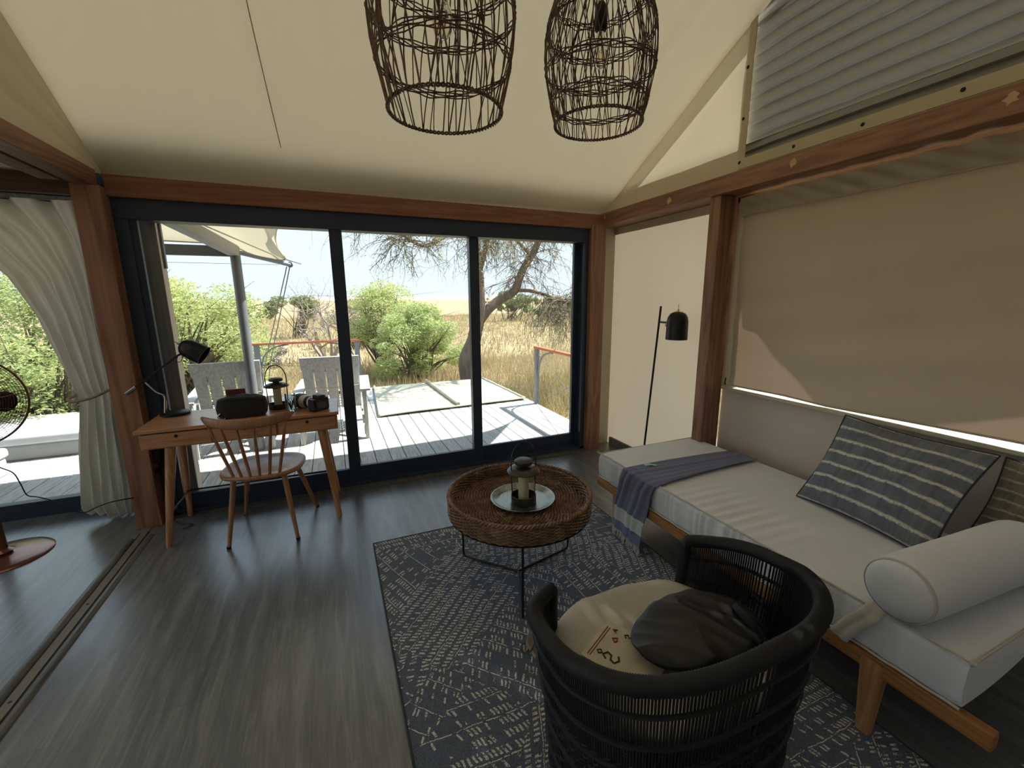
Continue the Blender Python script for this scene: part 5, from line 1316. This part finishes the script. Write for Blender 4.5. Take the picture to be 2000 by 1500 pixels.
# ---- railings
m_rail = wood('red_handrail', C(176, 92, 60), C(206, 124, 86), 'X', 1, .5)
r1 = thing('railing', 'red-topped steel railing along the far edge of the deck behind the chairs', 'railing', (-.4, 7.86, ZD))
zr = .81
MB().box((-1.20, 7.83, zr - .02), (.43, 7.90, zr + .015)).build('handrail', m_rail, r1, bevel=.004)
for x in (-1.14, .38): MB().box((x - .04, 7.84, ZD - .1), (x + .04, 7.89, zr - .02)).build('post', m_steel, r1, bevel=.003)
for x, s_ in ((-1.10, 1), (.34, -1)):
    MB().tube(smooth_pts([(x, 7.865, .45), (x + s_ * .06, 7.865, .62), (x + s_ * .2, 7.865, .74), (x + s_ * .42, 7.865, .785)], 6), .012, 8).build('brace', m_steel, r1, smooth=True)
for z0, z1 in ((.75, 0), (0, .75)): MB().tube([(-1.10, 7.865, z0), (.34, 7.865, z1)], .003, 5).build('cable', m_steel, r1)
r2 = thing('railing', 'red-topped steel railing at the side of the deck by the corner', 'railing', (2.77, 5.0, ZD))
py_ = 5.59; xr_ = 2.765
MB().box((xr_ - .035, 3.75, .775), (xr_ + .035, py_ + .05, .81)).build('handrail', wood('red_handrail_y', C(176, 92, 60), C(206, 124, 86), 'Y', 1, .5), r2, bevel=.004)
for y in (py_, 3.85): MB().box((xr_ - .025, y - .04, ZD - .1), (xr_ + .025, y + .04, .775)).build('post', m_steel, r2, bevel=.003)
for y, s_ in ((py_ - .04, -1), (3.89, 1)):
    MB().tube(smooth_pts([(xr_, y, .40), (xr_, y + s_ * .07, .60), (xr_, y + s_ * .2, .71), (xr_, y + s_ * .45, .765)], 6), .014, 8).build('brace', m_steel, r2, smooth=True)
for z0, z1 in ((.70, -.02), (-.02, .70)): MB().tube([(xr_, py_ - .03, z0), (xr_, 3.88, z1)], .004, 5).build('cable', m_steel, r2)

# ---- canvas sheet laid over the corner of the deck
cs_ = thing('deck_sheet', 'pale canvas sheet with a pole across it lying on the sunny corner of the deck', 'canvas sheet', (1.6, 6.8, ZD))
m_sheet = fabric('sheet_canvas', C(190, 184, 160), .0, .9, 300, .05, .2, big=2)
def sheet(u, v):
    p = Vector((.50, 5.76, 0)) * (1 - u) * (1 - v) + Vector((2.70, 5.87, 0)) * u * (1 - v) + Vector((.62, 7.84, 0)) * (1 - u) * v + Vector((2.66, 7.80, 0)) * u * v
    p.z = ZD + .012 + .006 * abs(math.sin(7 * u + 3 * v)) + .005 * abs(math.sin(19 * v - 5 * u)) + (.02 if u < .02 or v < .02 else 0) * .4
    return p
MB().grid(sheet, 50, 40).build('sheet', m_sheet, cs_, smooth=True, solid=.004)
for a, b in ((0, 'v'), (1, 'v')):
    MB().tube([sheet(a, i / 20) + Vector((0, 0, .01)) for i in range(21)], .018, 8).build('rolled_hem', m_sheet, cs_, smooth=True)
MB().tube([sheet(i / 20, 0) + Vector((0, 0, .008)) for i in range(21)], .012, 8).build('rolled_hem', m_sheet, cs_, smooth=True)
MB().tube([(1.565, 7.9, ZD + .05), (1.59, 6.9, ZD + .055), (1.622, 5.86, ZD + .05)], [.028, .034, .026], 12).build('pole', fabric('sheet_pole', C(176, 170, 148)), cs_, smooth=True)

# ---- reclined deck chairs seen from behind
m_deckchair = wood('greyed_white_wood', C(172, 170, 166), C(214, 213, 208), 'Z', 1.2, .7)
def deck_chair(label, loc, rz):
    o = thing('deck_chair', label, 'deck chair', loc, rz, group='deck chairs facing the plain')
    def P_(lo, hi, nm, M=None): return MB().box(lo, hi, M).build(nm, m_deckchair, o, bevel=.004, local=True)
    RMx = Matrix.Translation((0, -.07, .30)) @ Matrix.Rotation(math.radians(27), 4, 'X')      # backrest frame, leans towards -Y
    P_((-.30, -.030, .585), (.30, -.011, .745), 'top_board', RMx)
    for i in range(5):
        x = -.24 + i * .12; P_((x - .0535, -.01, .0), (x + .0535, .012, .605), 'slat', RMx)
    P_((-.27, .012, .18), (.27, .034, .24), 'back_batten', RMx)
    P_((-.27, .012, .52), (.27, .034, .58), 'back_batten', RMx)
    for i in range(6):
        y = -.06 + i * .095; MB().box((-.29, y, .0), (.29, y + .08, .02), Matrix.Translation((0, 0, .30 + i * .012))).build('seat_slat', m_deckchair, o, bevel=.003, local=True)
    for s_ in (-1, 1):
        P_((s_ * .345 - .055, -.50, .56), (s_ * .345 + .055, .42, .585), 'armrest')
        P_((s_ * .335 - .022, -.49, 0), (s_ * .335 + .022, -.42, .56), 'rear_leg')
        P_((s_ * .335 - .022, .33, 0), (s_ * .335 + .022, .41, .56), 'front_leg')
        MB().bar((s_ * .305, -.46, .22), (s_ * .305, .40, .34), .025, .09).build('side_rail', m_deckchair, o, bevel=.003, local=True)
        MB().bar((s_ * .315, -.45, .05), (s_ * .315, -.12, .54), .02, .05).build('strut', m_deckchair, o, bevel=.003, local=True)
    MB().tube([(-.28, -.30, .60), (0, -.325, .585), (.28, -.30, .60)], .004, 5).build('tie_cord', m_hem, o, smooth=True, local=True)
    return o
deck_chair('greyed white slatted deck chair behind the black pouch, in the shade', (-1.06, 5.42, ZD), math.radians(6))
deck_chair('greyed white slatted deck chair beside the door mullion, in the sun', (-.03, 5.42, ZD), math.radians(-3))

# ---- low pale lounger on the shaded deck
lo = thing('outdoor_ottoman', 'low pale cushioned bench on the shaded deck beyond the fan', 'ottoman', (-2.75, 5.75, ZD))
MB().box((-3.25, 5.62, ZD), (-2.42, 6.15, ZD + .16)).build('base', fabric('ottoman_base', C(170, 172, 170)), lo, bevel=.02)
MB().box((-3.27, 5.58, ZD + .162), (-2.40, 6.17, ZD + .26)).build('cushion', fabric('ottoman_cushion', C(214, 218, 222)), lo, bevel=.03, bseg=4)
lo2 = thing('outdoor_ottoman', 'second pale cushioned bench at the very edge of view behind the fan', 'ottoman', (-3.2, 5.0, ZD))
MB().box((-3.55, 4.72, ZD), (-2.86, 5.22, ZD + .16)).build('base', fabric('ottoman_base_b', C(196, 196, 190)), lo2, bevel=.02)
MB().box((-3.57, 4.70, ZD + .162), (-2.84, 5.24, ZD + .25)).build('cushion', fabric('ottoman_cushion_b', C(220, 220, 212)), lo2, bevel=.03, bseg=4)
